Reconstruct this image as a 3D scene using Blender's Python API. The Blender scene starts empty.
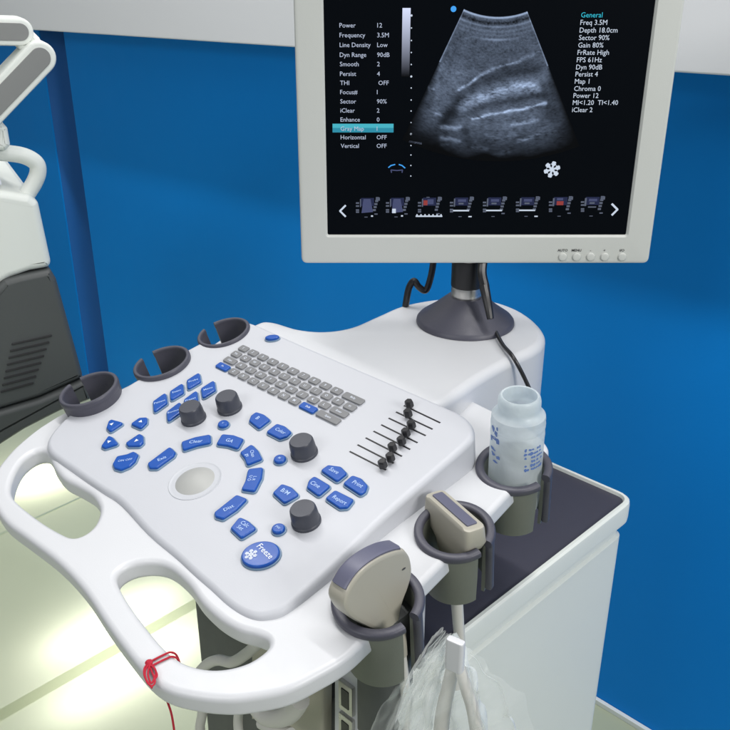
import bpy, bmesh, math, random
from mathutils import Vector, Matrix, noise

random.seed(7)
R = math.radians
scene = bpy.context.scene
COL = scene.collection

# ------------------------------------------------------------------ camera / measuring frame
F, PITCH, CAMZ = 900.0, R(25), 1.38
cP, sP = math.cos(PITCH), math.sin(PITCH)
CAM = Vector((0, 0, CAMZ))

def ray(x, y):
    a, b = (x - 365) / F, -(y - 365) / F
    return Vector((a, cP + b * sP, -sP + b * cP))

def at_z(p, z):
    d = ray(*p); return CAM + d * ((z - CAMZ) / d.z)

YAW = R(-44.5)
RD = Vector((math.cos(YAW), math.sin(YAW), 0))          # the user's right
FD = Vector((-RD.y, RD.x, 0))                           # away from the user
UP = Vector((0, 0, 1))

class Plane:
    def __init__(s, pt, u, v):
        s.p = Vector(pt); s.u = u.normalized(); s.n = s.u.cross(v).normalized(); s.v = s.n.cross(s.u)
    def hit(s, px, h=0.0):
        d = ray(*px); o = s.p + s.n * h
        return CAM + d * ((o - CAM).dot(s.n) / d.dot(s.n))
    def uv(s, px, h=0.0):
        q = s.hit(px, h) - s.p
        return (q.dot(s.u), q.dot(s.v))
    def w(s, a, b, h=0.0):
        return s.p + s.u * a + s.v * b + s.n * h
    def mat(s, a=0, b=0, h=0, rot=0):
        m = Matrix((s.u, s.v, s.n)).transposed().to_4x4(); m.translation = s.w(a, b, h)
        return m @ Matrix.Rotation(rot, 4, 'Z')

def tilted(pt, deg):
    t = R(deg); return Plane(pt, RD, FD * math.cos(t) + UP * math.sin(t))

PANEL = tilted(at_z((300, 345), CAMZ - .405), 14)
BASE = tilted(PANEL.hit((250, 612)) - UP * .0045, 7.5)
ARMZ = CAMZ - .409
ARM = Plane(at_z((465, 322), ARMZ), RD, FD)
MONY = .964
MON = Plane((0, MONY, CAMZ), Vector((1, 0, 0)), UP)      # monitor front plane, normal to the viewer
CABZ = CAMZ - .60
CABT = Plane(at_z((624, 500), CABZ), RD, FD)
WALLP = Vector((.456, 1.369, 0))
WALL = Plane(WALLP, RD, UP)                               # normal points into the room

# ------------------------------------------------------------------ materials
def new_mat(name):
    m = bpy.data.materials.new(name); m.use_nodes = True
    return m, m.node_tree, m.node_tree.nodes['Principled BSDF']

def plastic(name, col, rough=.4, var=.04, bump=.05, scale=60, bscale=900, coat=0, spec=.5, metal=0, rvar=.08):
    m, t, b = new_mat(name); N, L = t.nodes.new, t.links.new
    tc = N('ShaderNodeTexCoord')
    n1 = N('ShaderNodeTexNoise'); n1.inputs['Scale'].default_value = scale / 10; n1.inputs['Detail'].default_value = 6
    L(tc.outputs['Object'], n1.inputs['Vector'])
    mx = N('ShaderNodeMix'); mx.data_type = 'RGBA'
    mx.inputs[6].default_value = (*[c * (1 - var) for c in col], 1); mx.inputs[7].default_value = (*[min(1, c * (1 + var)) for c in col], 1)
    L(n1.outputs['Fac'], mx.inputs[0]); L(mx.outputs[2], b.inputs['Base Color'])
    n2 = N('ShaderNodeTexNoise'); n2.inputs['Scale'].default_value = scale; n2.inputs['Detail'].default_value = 4
    L(tc.outputs['Object'], n2.inputs['Vector'])
    mr = N('ShaderNodeMapRange'); mr.inputs[3].default_value = max(.03, rough - rvar); mr.inputs[4].default_value = rough + rvar
    L(n2.outputs['Fac'], mr.inputs[0]); L(mr.outputs[0], b.inputs['Roughness'])
    if bump:
        n3 = N('ShaderNodeTexNoise'); n3.inputs['Scale'].default_value = bscale; n3.inputs['Detail'].default_value = 2
        L(tc.outputs['Object'], n3.inputs['Vector'])
        bp = N('ShaderNodeBump'); bp.inputs['Strength'].default_value = bump; bp.inputs['Distance'].default_value = .001
        L(n3.outputs['Fac'], bp.inputs['Height']); L(bp.outputs['Normal'], b.inputs['Normal'])
    b.inputs['Specular IOR Level'].default_value = spec; b.inputs['Coat Weight'].default_value = coat
    b.inputs['Coat Roughness'].default_value = .12; b.inputs['Metallic'].default_value = metal
    return m

def emitter(name, col, s=1.0):
    m, t, b = new_mat(name)
    b.inputs['Base Color'].default_value = (.01, .01, .012, 1); b.inputs['Roughness'].default_value = .20
    b.inputs['Emission Color'].default_value = (*col, 1); b.inputs['Emission Strength'].default_value = s
    return m

M = {}
M['white'] = plastic('white_plastic', (.625, .634, .655), .36, .03, .05)
M['panelwhite'] = plastic('panel_plastic', (.53, .542, .578), .42, .025, .05)
M['cabwhite'] = plastic('cabinet_paint', (.76, .79, .745), .42, .015, .08, bscale=500)
M['beige'] = plastic('beige_plastic', (.47, .445, .36), .42, .03, .05)
M['bezel'] = plastic('bezel_plastic', (.58, .595, .565), .45, .015, .08)
M['rim'] = plastic('purple_grey_plastic', (.066, .066, .088), .45, .05, .12, scale=90)
M['cup'] = plastic('grey_plastic', (.155, .165, .14), .45, .05, .10, scale=90)
M['knob'] = plastic('knob_plastic', (.046, .050, .066), .42, .06, .1)
M['black'] = plastic('black_plastic', (.012, .012, .014), .35, .1, .05)
M['tray'] = plastic('tray_mat', (.046, .045, .066), .55, .08, .15, scale=40)
M['darkgrey'] = plastic('dark_grey_paint', (.075, .081, .081), .5, .06, .1)
M['blue'] = plastic('blue_key', (.002, .072, .37), .36, .06, .02, coat=.1, spec=.35)
M['bluerim'] = plastic('blue_key_skirt', (.16, .25, .36), .4, .05, .0)
M['grey'] = plastic('grey_key', (.185, .188, .195), .42, .06, .05)
M['ink'] = plastic('white_ink', (.75, .8, .9), .5, .02, 0)
M['softink'] = plastic('pale_blue_ink', (.46, .62, .90), .5, .02, 0)
M['darkink'] = plastic('dark_ink', (.06, .06, .06), .5, .02, 0)
M['chrome'] = plastic('brushed_metal', (.55, .54, .52), .3, .04, .03, metal=.9)
M['ball'] = plastic('trackball_resin', (.40, .405, .39), .5, .04, 0, coat=0)
M['groove'] = plastic('groove_grey', (.51, .525, .56), .5, .02, 0)
M['cable'] = plastic('cable_white', (.62, .61, .57), .4, .04, .05)
M['lens'] = plastic('probe_lens', (.115, .118, .175), .42, .05, .03)
M['probe'] = plastic('probe_shell', (.42, .40, .335), .34, .03, .04)
M['thread'] = plastic('red_thread', (.50, .012, .035), .75, .2, .6, bscale=2500)
M['wallblue'] = plastic('blue_wall', (.0004, .212, .66), .6, .07, .16, scale=14, bscale=220, rvar=.06, spec=.16)
M['fascia'] = plastic('fascia_white', (.80, .81, .84), .45, .02, .05, scale=20)
M['shadeblue'] = plastic('blue_painted_shade', (.0005, .105, .38), .6, .05, .05)  # wall blue darkened, shade of the left stripe put into the colour
M['rubber'] = plastic('rubber', (.02, .02, .022), .7, .1, .1)
M['skirt'] = plastic('skirting', (.66, .70, .68), .4, .03, .04)

def screen_mat():
    m, t, b = new_mat('lcd_glass')
    b.inputs['Base Color'].default_value = (.0008, .001, .0014, 1); b.inputs['Roughness'].default_value = .32
    b.inputs['Specular IOR Level'].default_value = .07
    b.inputs['Emission Color'].default_value = (.15, .3, .55, 1); b.inputs['Emission Strength'].default_value = .004
    return m
M['screen'] = screen_mat()

def attr_emit():
    m, t, b = new_mat('scan_pixels'); N, L = t.nodes.new, t.links.new
    a = N('ShaderNodeVertexColor'); a.layer_name = 'pix'
    b.inputs['Base Color'].default_value = (.0008, .001, .0014, 1); b.inputs['Roughness'].default_value = .32
    b.inputs['Specular IOR Level'].default_value = .12
    L(a.outputs['Color'], b.inputs['Emission Color']); b.inputs['Emission Strength'].default_value = 1
    return m
M['scan'] = attr_emit()
M['e_white'] = emitter('text_white', (.60, .68, .80), .75)
M['e_dim'] = emitter('text_dim', (.46, .52, .66), .8)
M['e_cyan'] = emitter('text_cyan', (.02, .42, .55), .9)
M['e_bar'] = emitter('bar_cyan', (.015, .25, .36), .8)
M['e_bar2'] = emitter('bar_cyan_light', (.05, .42, .52), .8)
M['e_blue'] = emitter('dot_blue', (.04, .30, .75), .9)
M['e_navy'] = emitter('thumb_navy', (.006, .014, .08), .42)
M['e_grey'] = emitter('thumb_grey', (.16, .19, .27), .42)
M['e_lav'] = emitter('thumb_lavender', (.09, .11, .26), .42)
M['e_red'] = emitter('thumb_red', (.5, .06, .05), .42)

def film(name, tint, alpha_lo, alpha_hi, rough, bscale, bstr, scale):
    m, t, b = new_mat(name); N, L = t.nodes.new, t.links.new
    b.inputs['Base Color'].default_value = (*tint, 1); b.inputs['Roughness'].default_value = rough
    tc = N('ShaderNodeTexCoord'); n = N('ShaderNodeTexNoise'); n.inputs['Scale'].default_value = scale; n.inputs['Detail'].default_value = 5
    n.inputs['Distortion'].default_value = 1.2
    L(tc.outputs['Object'], n.inputs['Vector'])
    mr = N('ShaderNodeMapRange'); mr.inputs[1].default_value = .38; mr.inputs[2].default_value = .66
    mr.inputs[3].default_value = alpha_lo; mr.inputs[4].default_value = alpha_hi
    L(n.outputs['Fac'], mr.inputs[0]); L(mr.outputs[0], b.inputs['Alpha'])
    n3 = N('ShaderNodeTexNoise'); n3.inputs['Scale'].default_value = bscale; n3.inputs['Detail'].default_value = 3
    L(tc.outputs['Object'], n3.inputs['Vector'])
    bp = N('ShaderNodeBump'); bp.inputs['Strength'].default_value = bstr; bp.inputs['Distance'].default_value = .004
    L(n3.outputs['Fac'], bp.inputs['Height']); L(bp.outputs['Normal'], b.inputs['Normal'])
    return m
M['bag'] = film('clear_film', (.88, .92, .90), .015, .07, .10, 40, .06, 14)
def rim_alpha(m):
    t = m.node_tree; N, L = t.nodes.new, t.links.new; b = t.nodes['Principled BSDF']; src = b.inputs['Alpha'].links[0].from_socket
    lw = N('ShaderNodeLayerWeight'); lw.inputs['Blend'].default_value = .42
    pw = N('ShaderNodeMath'); pw.operation = 'POWER'; pw.inputs[1].default_value = 1.8; L(lw.outputs['Facing'], pw.inputs[0])
    ml = N('ShaderNodeMath'); ml.operation = 'MULTIPLY'; ml.inputs[1].default_value = .85; L(pw.outputs[0], ml.inputs[0])
    ad = N('ShaderNodeMath'); ad.operation = 'ADD'; ad.use_clamp = True; L(src, ad.inputs[0]); L(ml.outputs[0], ad.inputs[1]); L(ad.outputs[0], b.inputs['Alpha'])
rim_alpha(M['bag'])
M['bottle'] = film('frosted_plastic', (.80, .86, .88), .50, .76, .28, 50, .30, 24)
def milky(m):
    t = m.node_tree; N, L = t.nodes.new, t.links.new; out = t.nodes['Material Output']; b = t.nodes['Principled BSDF']
    tr = N('ShaderNodeBsdfTranslucent'); tr.inputs['Color'].default_value = (.80, .87, .90, 1)
    mx = N('ShaderNodeMixShader'); mx.inputs[0].default_value = .34; L(b.outputs[0], mx.inputs[1]); L(tr.outputs[0], mx.inputs[2]); L(mx.outputs[0], out.inputs['Surface'])
milky(M['bottle'])
M['print'] = plastic('blue_print', (.12, .21, .50), .5, .1, 0)
M['gel'] = plastic('cloudy_gel', (.55, .66, .70), .3, .05, .05)

def floor_mat(nm='lit_glass_floor', trw=.55, dk=1.0):
    m = bpy.data.materials.new(nm); m.use_nodes = True; t = m.node_tree; t.nodes.clear(); N, L = t.nodes.new, t.links.new
    out = N('ShaderNodeOutputMaterial'); tr = N('ShaderNodeBsdfTranslucent'); df = N('ShaderNodeBsdfDiffuse'); gl = N('ShaderNodeBsdfGlossy')
    tc = N('ShaderNodeTexCoord'); n = N('ShaderNodeTexNoise'); n.inputs['Scale'].default_value = 6; n.inputs['Detail'].default_value = 6
    L(tc.outputs['Object'], n.inputs['Vector'])
    mx = N('ShaderNodeMix'); mx.data_type = 'RGBA'; mx.inputs[6].default_value = (.76, .79, .67, 1); mx.inputs[7].default_value = (.84, .86, .75, 1)
    L(n.outputs['Fac'], mx.inputs[0]); L(mx.outputs[2], tr.inputs['Color'])
    df.inputs['Color'].default_value = (.50 * dk, .56 * dk, .42 * dk, 1); gl.inputs['Roughness'].default_value = .12; gl.inputs['Color'].default_value = (.9, .95, .9, 1)
    m1 = N('ShaderNodeMixShader'); m1.inputs[0].default_value = trw; L(df.outputs[0], m1.inputs[1]); L(tr.outputs[0], m1.inputs[2])
    fr = N('ShaderNodeFresnel'); fr.inputs['IOR'].default_value = 1.4
    m2 = N('ShaderNodeMixShader'); L(fr.outputs[0], m2.inputs[0]); L(m1.outputs[0], m2.inputs[1]); L(gl.outputs[0], m2.inputs[2])
    L(m2.outputs[0], out.inputs['Surface'])
    return m
M['floor'] = floor_mat()
M['jointglass'] = floor_mat('joint_glass', .85, .75)

# ------------------------------------------------------------------ mesh helpers
def props(o, label=None, cat=None, group=None, kind=None):
    if label: o['label'] = label
    if cat: o['category'] = cat
    if group: o['group'] = group
    if kind: o['kind'] = kind
    return o

def thing(name, loc, label, cat, group=None):
    o = bpy.data.objects.new(name, None); COL.objects.link(o); o.location = loc; o.empty_display_size = .05
    return props(o, label, cat, group)

def root_loc(o):
    v = Vector((0, 0, 0))
    while o is not None:
        v += o.location; o = o.parent
    return v

class MB:
    """collects shapes in world coordinates and links them as one object"""
    def __init__(s): s.bm = bmesh.new(); s.mats = []
    def mi(s, m):
        if m is None: return 0
        if m not in s.mats: s.mats.append(m)
        return s.mats.index(m)
    def loft(s, loops, m, cap0=True, cap1=True, closed=True):
        i = s.mi(m); vs = [[s.bm.verts.new(p) for p in lp] for lp in loops]
        n = len(vs[0])
        for a, b in zip(vs, vs[1:]):
            for k in range(n if closed else n - 1):
                f = s.bm.faces.new((a[k], a[(k + 1) % n], b[(k + 1) % n], b[k])); f.material_index = i; f.smooth = True
        if cap0: f = s.bm.faces.new(list(reversed(vs[0]))); f.material_index = i
        if cap1: f = s.bm.faces.new(vs[-1]); f.material_index = i
        return s
    def poly(s, pts, m):
        f = s.bm.faces.new([s.bm.verts.new(p) for p in pts]); f.material_index = s.mi(m); return s
    def prism(s, pl, poly, h0, h1, b, m, seg=3, m_side=None):
        """polygon (uv, ccw) on plane pl from h0 to h1 with a rounded top edge of radius b"""
        poly = ccw(poly)
        if m_side is not None:
            s.loft([[pl.w(x, y, h0) for x, y in poly], [pl.w(x, y, h1 - b) for x, y in poly]], m_side, True, False)
            loops = []
        else: loops = [[pl.w(x, y, h0) for x, y in poly]]
        for k in range(seg + 1):
            a = k / seg * math.pi / 2
            q = inset(poly, b * (1 - math.cos(a)))
            loops.append([pl.w(x, y, h1 - b + b * math.sin(a)) for x, y in q])
        return s.loft(loops, m, m_side is None, True)
    def box(s, c, ax, ay, az, m, b=0.002):
        """rounded-edge box, centre c, half-axis vectors"""
        ax, ay, az = Vector(ax), Vector(ay), Vector(az)
        lx, ly, lz = ax.length, ay.length, az.length
        pl = Plane(Vector(c), ax, ay)
        sg = 1
        if pl.n.dot(az) < 0: sg = -1
        p = fillet([(-lx, -ly), (lx, -ly), (lx, ly), (-lx, ly)], min(b * 1.5, .8 * min(lx, ly)), 3)
        loops = []
        for k in range(3):
            a = k / 2 * math.pi / 2; q = inset(p, b * (1 - math.sin(a))); loops.append([pl.w(x, y, -lz + b * (1 - math.cos(a))) for x, y in q])
        for k in range(3):
            a = k / 2 * math.pi / 2; q = inset(p, b * (1 - math.cos(a))); loops.append([pl.w(x, y, lz - b + b * math.sin(a)) for x, y in q])
        return s.loft(loops, m)
    def lathe(s, c, axis, prof, m, seg=40, cap0=False, cap1=False, flute=0):
        axis = Vector(axis).normalized(); x = axis.orthogonal().normalized(); y = axis.cross(x)
        loops = [[Vector(c) + axis * h + (x * math.cos(2 * math.pi * k / seg) + y * math.sin(2 * math.pi * k / seg)) * (r * (1 + (flute if k % 2 else 0))) for k in range(seg)] for r, h in prof]
        return s.loft(loops, m, cap0, cap1)
    def arc(s, c, axis, xd, prof, a0, a1, m, seg=44):
        """closed profile (r,h) swept from angle a0 to a1"""
        axis = Vector(axis).normalized(); x = (Vector(xd) - axis * Vector(xd).dot(axis)).normalized(); y = axis.cross(x)
        loops = []
        for k in range(seg + 1):
            a = a0 + (a1 - a0) * k / seg
            d = x * math.cos(a) + y * math.sin(a)
            loops.append([Vector(c) + axis * h + d * r for r, h in prof])
        return s.loft(loops, m)
    def tube(s, pts, r, m, seg=10, smooth=8, caps=True):
        if smooth: pts = catmull(pts, False, smooth)
        rad = r if callable(r) else (lambda t: r)
        n = len(pts); tang = [(pts[min(i + 1, n - 1)] - pts[max(i - 1, 0)]).normalized() for i in range(n)]
        x = tang[0].orthogonal().normalized(); loops = []
        for i in range(n):
            x = (x - tang[i] * x.dot(tang[i])).normalized(); y = tang[i].cross(x); rr = rad(i / (n - 1))
            loops.append([pts[i] + (x * math.cos(2 * math.pi * k / seg) + y * math.sin(2 * math.pi * k / seg)) * rr for k in range(seg)])
        return s.loft(loops, m, caps, caps)
    def text(s, txt, mat4, size, m, bold=0.0, align='CENTER', width=None, extr=0.0, hscale=1.0):
        vs, fs = text_mesh(txt, bold)
        if not vs: return s
        x0 = min(v.x for v in vs); x1 = max(v.x for v in vs); y0, y1 = 0, .7
        sx = size * hscale
        if width: sx = width / (x1 - x0)
        ox = {'CENTER': (x0 + x1) / 2, 'LEFT': x0}[align]
        i = s.mi(m)
        nv = [s.bm.verts.new(mat4 @ Vector(((v.x - ox) * sx, (v.y - .35) * size, extr))) for v in vs]
        for f in fs:
            try:
                g = s.bm.faces.new([nv[k] for k in f]); g.material_index = i
            except ValueError: pass
        return s
    def build(s, name, parent=None, sharp=35, wn=True, loc=None, fixn=True):
        if fixn: bmesh.ops.recalc_face_normals(s.bm, faces=s.bm.faces[:])
        off = root_loc(parent) if parent else (Vector(loc) if loc else Vector((0, 0, 0)))
        bmesh.ops.translate(s.bm, verts=s.bm.verts[:], vec=-off)
        me = bpy.data.meshes.new(name); s.bm.to_mesh(me); s.bm.free()
        for m in s.mats: me.materials.append(m)
        return link_mesh(name, me, parent, off if not parent else Vector((0, 0, 0)), sharp, wn)

def link_mesh(name, me, parent, loc, sharp=35, wn=True):
    for p in me.polygons: p.use_smooth = True
    me.set_sharp_from_angle(angle=R(sharp))
    o = bpy.data.objects.new(name, me); COL.objects.link(o); o.location = loc
    if parent: o.parent = parent
    if wn:
        w = o.modifiers.new('wn', 'WEIGHTED_NORMAL'); w.keep_sharp = True; w.weight = 80
    return o

def catmull(p, closed=True, n=6):
    p = [Vector(q) for q in p]; N = len(p); out = []
    rng = range(N) if closed else range(N - 1)
    for i in rng:
        if closed: a, b, c, d = p[(i - 1) % N], p[i], p[(i + 1) % N], p[(i + 2) % N]
        else: a, b, c, d = p[max(i - 1, 0)], p[i], p[i + 1], p[min(i + 2, N - 1)]
        for k in range(n):
            t = k / n
            out.append(.5 * ((2 * b) + (c - a) * t + (2 * a - 5 * b + 4 * c - d) * t * t + (3 * b - a - 3 * c + d) * t ** 3))
    if not closed: out.append(p[-1])
    return out

def area(p): return sum(p[i - 1][0] * p[i][1] - p[i][0] * p[i - 1][1] for i in range(len(p))) / 2
def ccw(p): return list(p) if area(p) > 0 else list(reversed(p))

def fillet(p, r, seg=4):
    p = ccw([tuple(q) for q in p]); out = []
    for i in range(len(p)):
        a, b, c = Vector(p[i - 1]), Vector(p[i]), Vector(p[(i + 1) % len(p)])
        u, v = (a - b), (c - b); lu, lv = u.length, v.length; u /= lu; v /= lv
        ang = math.acos(max(-1, min(1, u.dot(v))))
        if ang > R(172): out.append(tuple(b)); continue
        d = min(r / math.tan(ang / 2), .45 * lu, .45 * lv)
        s_, e_ = b + u * d, b + v * d
        for k in range(seg + 1):
            t = k / seg
            out.append(tuple((s_ * (1 - t) ** 2 + b * (2 * t * (1 - t)) + e_ * t * t)))
    return out

def inset(p, d):
    if abs(d) < 1e-9: return list(p)
    n = len(p); out = []
    for i in range(n):
        a, b, c = p[i - 1], p[i], p[(i + 1) % n]
        e1 = Vector((b[0] - a[0], b[1] - a[1])); e2 = Vector((c[0] - b[0], c[1] - b[1]))
        if e1.length < 1e-9: e1 = e2
        if e2.length < 1e-9: e2 = e1
        e1.normalize(); e2.normalize()
        n1 = Vector((-e1.y, e1.x)); n2 = Vector((-e2.y, e2.x)); m = n1 + n2
        if m.length < 1e-6: m = n1
        m.normalize(); k = d / max(.5, m.dot(n1))
        out.append((b[0] + m.x * k, b[1] + m.y * k))
    return out

_tc = {}
def text_mesh(txt, bold=0.0):
    k = (txt, bold)
    if k not in _tc:
        cu = bpy.data.curves.new('t', 'FONT'); cu.body = txt; cu.size = 1; cu.offset = bold; cu.resolution_u = 2; cu.fill_mode = 'FRONT'
        o = bpy.data.objects.new('t', cu); COL.objects.link(o)
        dg = bpy.context.evaluated_depsgraph_get(); dg.update()
        me = bpy.data.meshes.new_from_object(o.evaluated_get(dg))
        _tc[k] = ([v.co.copy() for v in me.vertices], [tuple(p.vertices) for p in me.polygons])
        bpy.data.objects.remove(o); bpy.data.curves.remove(cu); bpy.data.meshes.remove(me)
    return _tc[k]

def drill(o, cutters):
    """boolean-subtract temporary cutter objects from o (holes are part of the mesh afterwards)"""
    for c in cutters:
        b = o.modifiers.new('cut', 'BOOLEAN'); b.operation = 'DIFFERENCE'; b.solver = 'EXACT'; b.object = c
    for i, mname in enumerate([m.name for m in o.modifiers if m.type == 'WEIGHTED_NORMAL']): o.modifiers.remove(o.modifiers[mname])
    dg = bpy.context.evaluated_depsgraph_get(); dg.update()
    me = bpy.data.meshes.new_from_object(o.evaluated_get(dg))
    old = o.data; o.modifiers.clear(); o.data = me; me.name = old.name; bpy.data.meshes.remove(old)
    for p in me.polygons: p.use_smooth = True
    me.set_sharp_from_angle(angle=R(35))
    w = o.modifiers.new('wn', 'WEIGHTED_NORMAL'); w.keep_sharp = True; w.weight = 80

def cutter(c, axis, r, h0, h1):
    o = MB().lathe(c, axis, [(r, h0), (r, h1)], None, 48, True, True).build('tmp_cut', None, wn=False)
    return o

# ------------------------------------------------------------------ THE MACHINE
mroot_loc = Vector((ARM.p.x - FD.x * .12, ARM.p.y - FD.y * .12, 0))
US = thing('ultrasound_machine', mroot_loc, 'white ultrasound machine with blue keyed console, lit monitor and grey probe holders', 'ultrasound machine')

# holders first: their holes cut the console
nH = (BASE.n + Vector((0.02, -.10, 0))).normalized()
nL = (PANEL.n - RD * .07).normalized()
RH = [((377.5, 597), .010, .0368), ((454.5, 528), .006, .0348), ((514, 464.5), .004, .0358)]
right_holders = [(BASE.hit(p, h), r) for p, h, r in RH]
LH = [((88, 388), .016, .0335), ((161, 361), .006, .0335), ((223, 331), .004, .0320)]
left_holders = [(PANEL.hit(p, h - .002), r) for p, h, r in LH]

# --- console base plate with the two handle openings
OUT = [(367, 638), (405, 600), (443, 562), (476, 528), (508, 494), (535, 465), (548, 451), (545, 441), (532, 429), (513, 419), (494, 410), (474, 400), (452, 388), (400, 364), (330, 350), (262, 338),
       (246, 331), (225, 336), (200, 352), (165, 371), (130, 389), (98, 401), (66, 411), (46, 422), (29, 434), (10, 451), (-6, 472), (-10, 490), (-5, 507), (6, 522), (26, 537), (57, 561), (83, 589), (105, 622), (127, 652),
       (147, 676), (166, 689), (193, 696), (220, 699), (245, 698), (285, 690), (320, 673), (346, 657)]
H1 = [(10.5, 492), (11.5, 479), (20, 462), (33, 451.5), (43.5, 450), (49, 455), (54, 466), (63, 477), (76, 484), (91, 493), (98, 503), (99, 512), (94, 524), (84, 533), (72, 536), (57.5, 530), (39.5, 519), (19, 503)]
H2 = [(116, 578), (121, 569), (135.6, 562.5), (155, 561.5), (171, 567), (188, 582), (201, 600), (218, 616), (237, 627), (256, 632.5), (266, 637), (268.5, 643), (264, 650), (248, 660.5), (226, 666.6), (204, 666.6), (182, 660), (163, 645.5), (141, 619.5), (124, 595)]
TH, BV = .0205, .0056
cu = bpy.data.curves.new('c', 'CURVE'); cu.dimensions = '2D'; cu.fill_mode = 'BOTH'
cu.extrude = TH / 2 - BV; cu.bevel_depth = BV; cu.bevel_resolution = 5; cu.offset = -BV
for lp in (OUT, H1, H2):
    pts = catmull([(*BASE.uv(p), 0) for p in lp], True, 5)
    sp = cu.splines.new('POLY'); sp.points.add(len(pts) - 1); sp.use_cyclic_u = True
    for q, p in zip(sp.points, pts): q.co = (p.x, p.y, 0, 1)
tmp = bpy.data.objects.new('c', cu); COL.objects.link(tmp)
dg = bpy.context.evaluated_depsgraph_get(); dg.update()
me = bpy.data.meshes.new_from_object(tmp.evaluated_get(dg)); bpy.data.objects.remove(tmp)
bm = bmesh.new(); bm.from_mesh(me); bmesh.ops.remove_doubles(bm, verts=bm.verts[:], dist=1e-5)
bm.transform(Matrix.Translation(-mroot_loc) @ BASE.mat(0, 0, -TH / 2)); bmesh.ops.recalc_face_normals(bm, faces=bm.faces[:])
bm.to_mesh(me); bm.free(); me.name = 'console_base'; me.materials.clear(); me.materials.append(M['white'])
base = link_mesh('console_base', me, US, Vector((0, 0, 0)))
cuts = [cutter(c, nH, r * .875, -.12, .05) for c, r in right_holders] + [cutter(c, nL, r * .93, -.14, .05) for c, r in left_holders]
for c in cuts: c.location -= Vector((0, 0, 0))
drill(base, cuts)

# --- raised control panel: wedge, thicker towards the back
PO = [(57, 459), (70, 468), (84, 478), (102, 490), (120, 502), (147, 532), (175, 556), (193, 573), (210, 588), (225, 602), (238, 611), (250, 616), (262, 617), (280, 612), (296, 600), (318, 580), (345, 555), (391, 511), (438, 470), (462, 449), (473, 437),
      (473, 425), (463, 414), (440, 403), (395, 383.5), (340, 360), (290, 338.5), (262, 326), (247, 321), (236, 323), (200, 342), (165, 361), (128, 384), (100, 396), (75, 409), (55, 427), (46, 441), (48, 451)]
po = [tuple(p)[:2] for p in catmull([(*PANEL.uv(p), 0) for p in PO], True, 4)]
po = ccw(po); b = .006; mb = MB()
bot = []
for x, y in po:
    q = PANEL.w(x, y); dd = (q - BASE.p).dot(BASE.n); bot.append(q - BASE.n * (max(dd, .002) + .004))
loops = [bot]
for k in range(6):
    a = k / 5 * math.pi / 2; bb = min(b, .006)
    q = inset(po, bb * (1 - math.cos(a)))
    lp = []
    for (x, y), (ox, oy), bt in zip(q, po, bot):
        top = PANEL.w(x, y, -bb + bb * math.sin(a))
        if (top - bt).dot(BASE.n) < .001: top = top + BASE.n * (.001 - (top - bt).dot(BASE.n))
        lp.append(top)
    loops.append(lp)
panel = mb.loft(loops, M['panelwhite']).build('control_panel', US)
drill(panel, cuts[3:])
for c in cuts: bpy.data.objects.remove(c)

# --- arm block behind the console carrying the monitor
AO = [(248, 331), (258, 321), (275, 320.5), (300, 327.5), (325, 329.5), (350, 325.5), (375, 315), (400, 304.5), (430, 298.5), (460, 296.5), (490, 299), (515, 306.5), (534, 318), (545, 331), (544, 341), (535, 349), (518, 357), (498, 367), (478, 379), (460, 392), (445, 402),
      (425, 404), (395, 392), (345, 369), (290, 346)]
ao = ccw([tuple(p)[:2] for p in catmull([(*ARM.uv(p), 0) for p in AO], True, 5)])
MB().prism(ARM, ao, -.078, 0, .010, M['white'], 5).build('monitor_arm', US)

# pole, cone, bands
pb = ARM.p.copy(); mb = MB()
k = 1.10 / 900
mb.lathe(pb, UP, [(.0585, .0005), (.0580, .004), (.0555, .007), (.040, .018), (.026, .030), (.021, .034)], M['rim'], 56, True, True)
cone = mb.build('pole_cone', US)
mb = MB(); mb.lathe(pb, UP, [(.0178, .033), (.0182, .036), (.0182, .044), (.0172, .047)], M['chrome'], 40, True, True)
mb.lathe(pb, UP, [(.0185, .0465), (.0188, .048), (.0188, .079), (.0182, .081)], M['black'], 40, True, True)
mb.lathe(pb, UP, [(.0186, .080), (.019, .081), (.019, .087), (.0186, .088)], M['chrome'], 40, True, True)
mb.lathe(pb, UP, [(.022, .088), (.0225, .090), (.0225, .125), (.017, .13), (.017, .30)], M['black'], 40, True, True)
mb.box(pb + Vector((0, .0, .26)), (.045, 0, 0), (0, .03, 0), (0, 0, .045), M['black'], .004)
mb.build('pole', US)
# cables at the pole
mb = MB()
def at_y(p, y):
    d = ray(*p); return CAM + d * (y / d.y)
mb.tube([at_y((484, 255), pb.y - .022), at_y((482, 272), pb.y - .03), at_y((485, 287), pb.y - .035)], .0055, M['black'])
mb.tube([at_y((484, 285), pb.y - .036), at_y((486.5, 297), pb.y - .042), at_y((489, 310), pb.y - .050), at_y((490.5, 319), pb.y - .055)], lambda t: .0062 - .0022 * t, M['black'])
q = [ARM.hit((491, 320), .012), ARM.hit((495, 330), .006), ARM.hit((503, 345), .004), ARM.hit((513, 357), .003)]
e = ARM.hit((520, 358), 0)
q += [e + (ray(526, 378).normalized() * 0) + Vector((.006, -.010, -.022)), e + Vector((.015, -.013, -.045)), e + Vector((.020, -.010, -.085))]
mb.tube(q, .0023, M['black'])
mb.build('signal_cable', US)
mb = MB()
mb.tube([at_y((434, 258), 1.05), at_y((431, 276), 1.05), at_y((426, 290), 1.05), at_y((419, 287), 1.05), at_y((414, 281), 1.05), at_y((409, 288), 1.05), at_y((406, 303), 1.05), at_y((404, 318), 1.06)], .0042, M['black'])
mb.build('power_cable', US)

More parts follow.
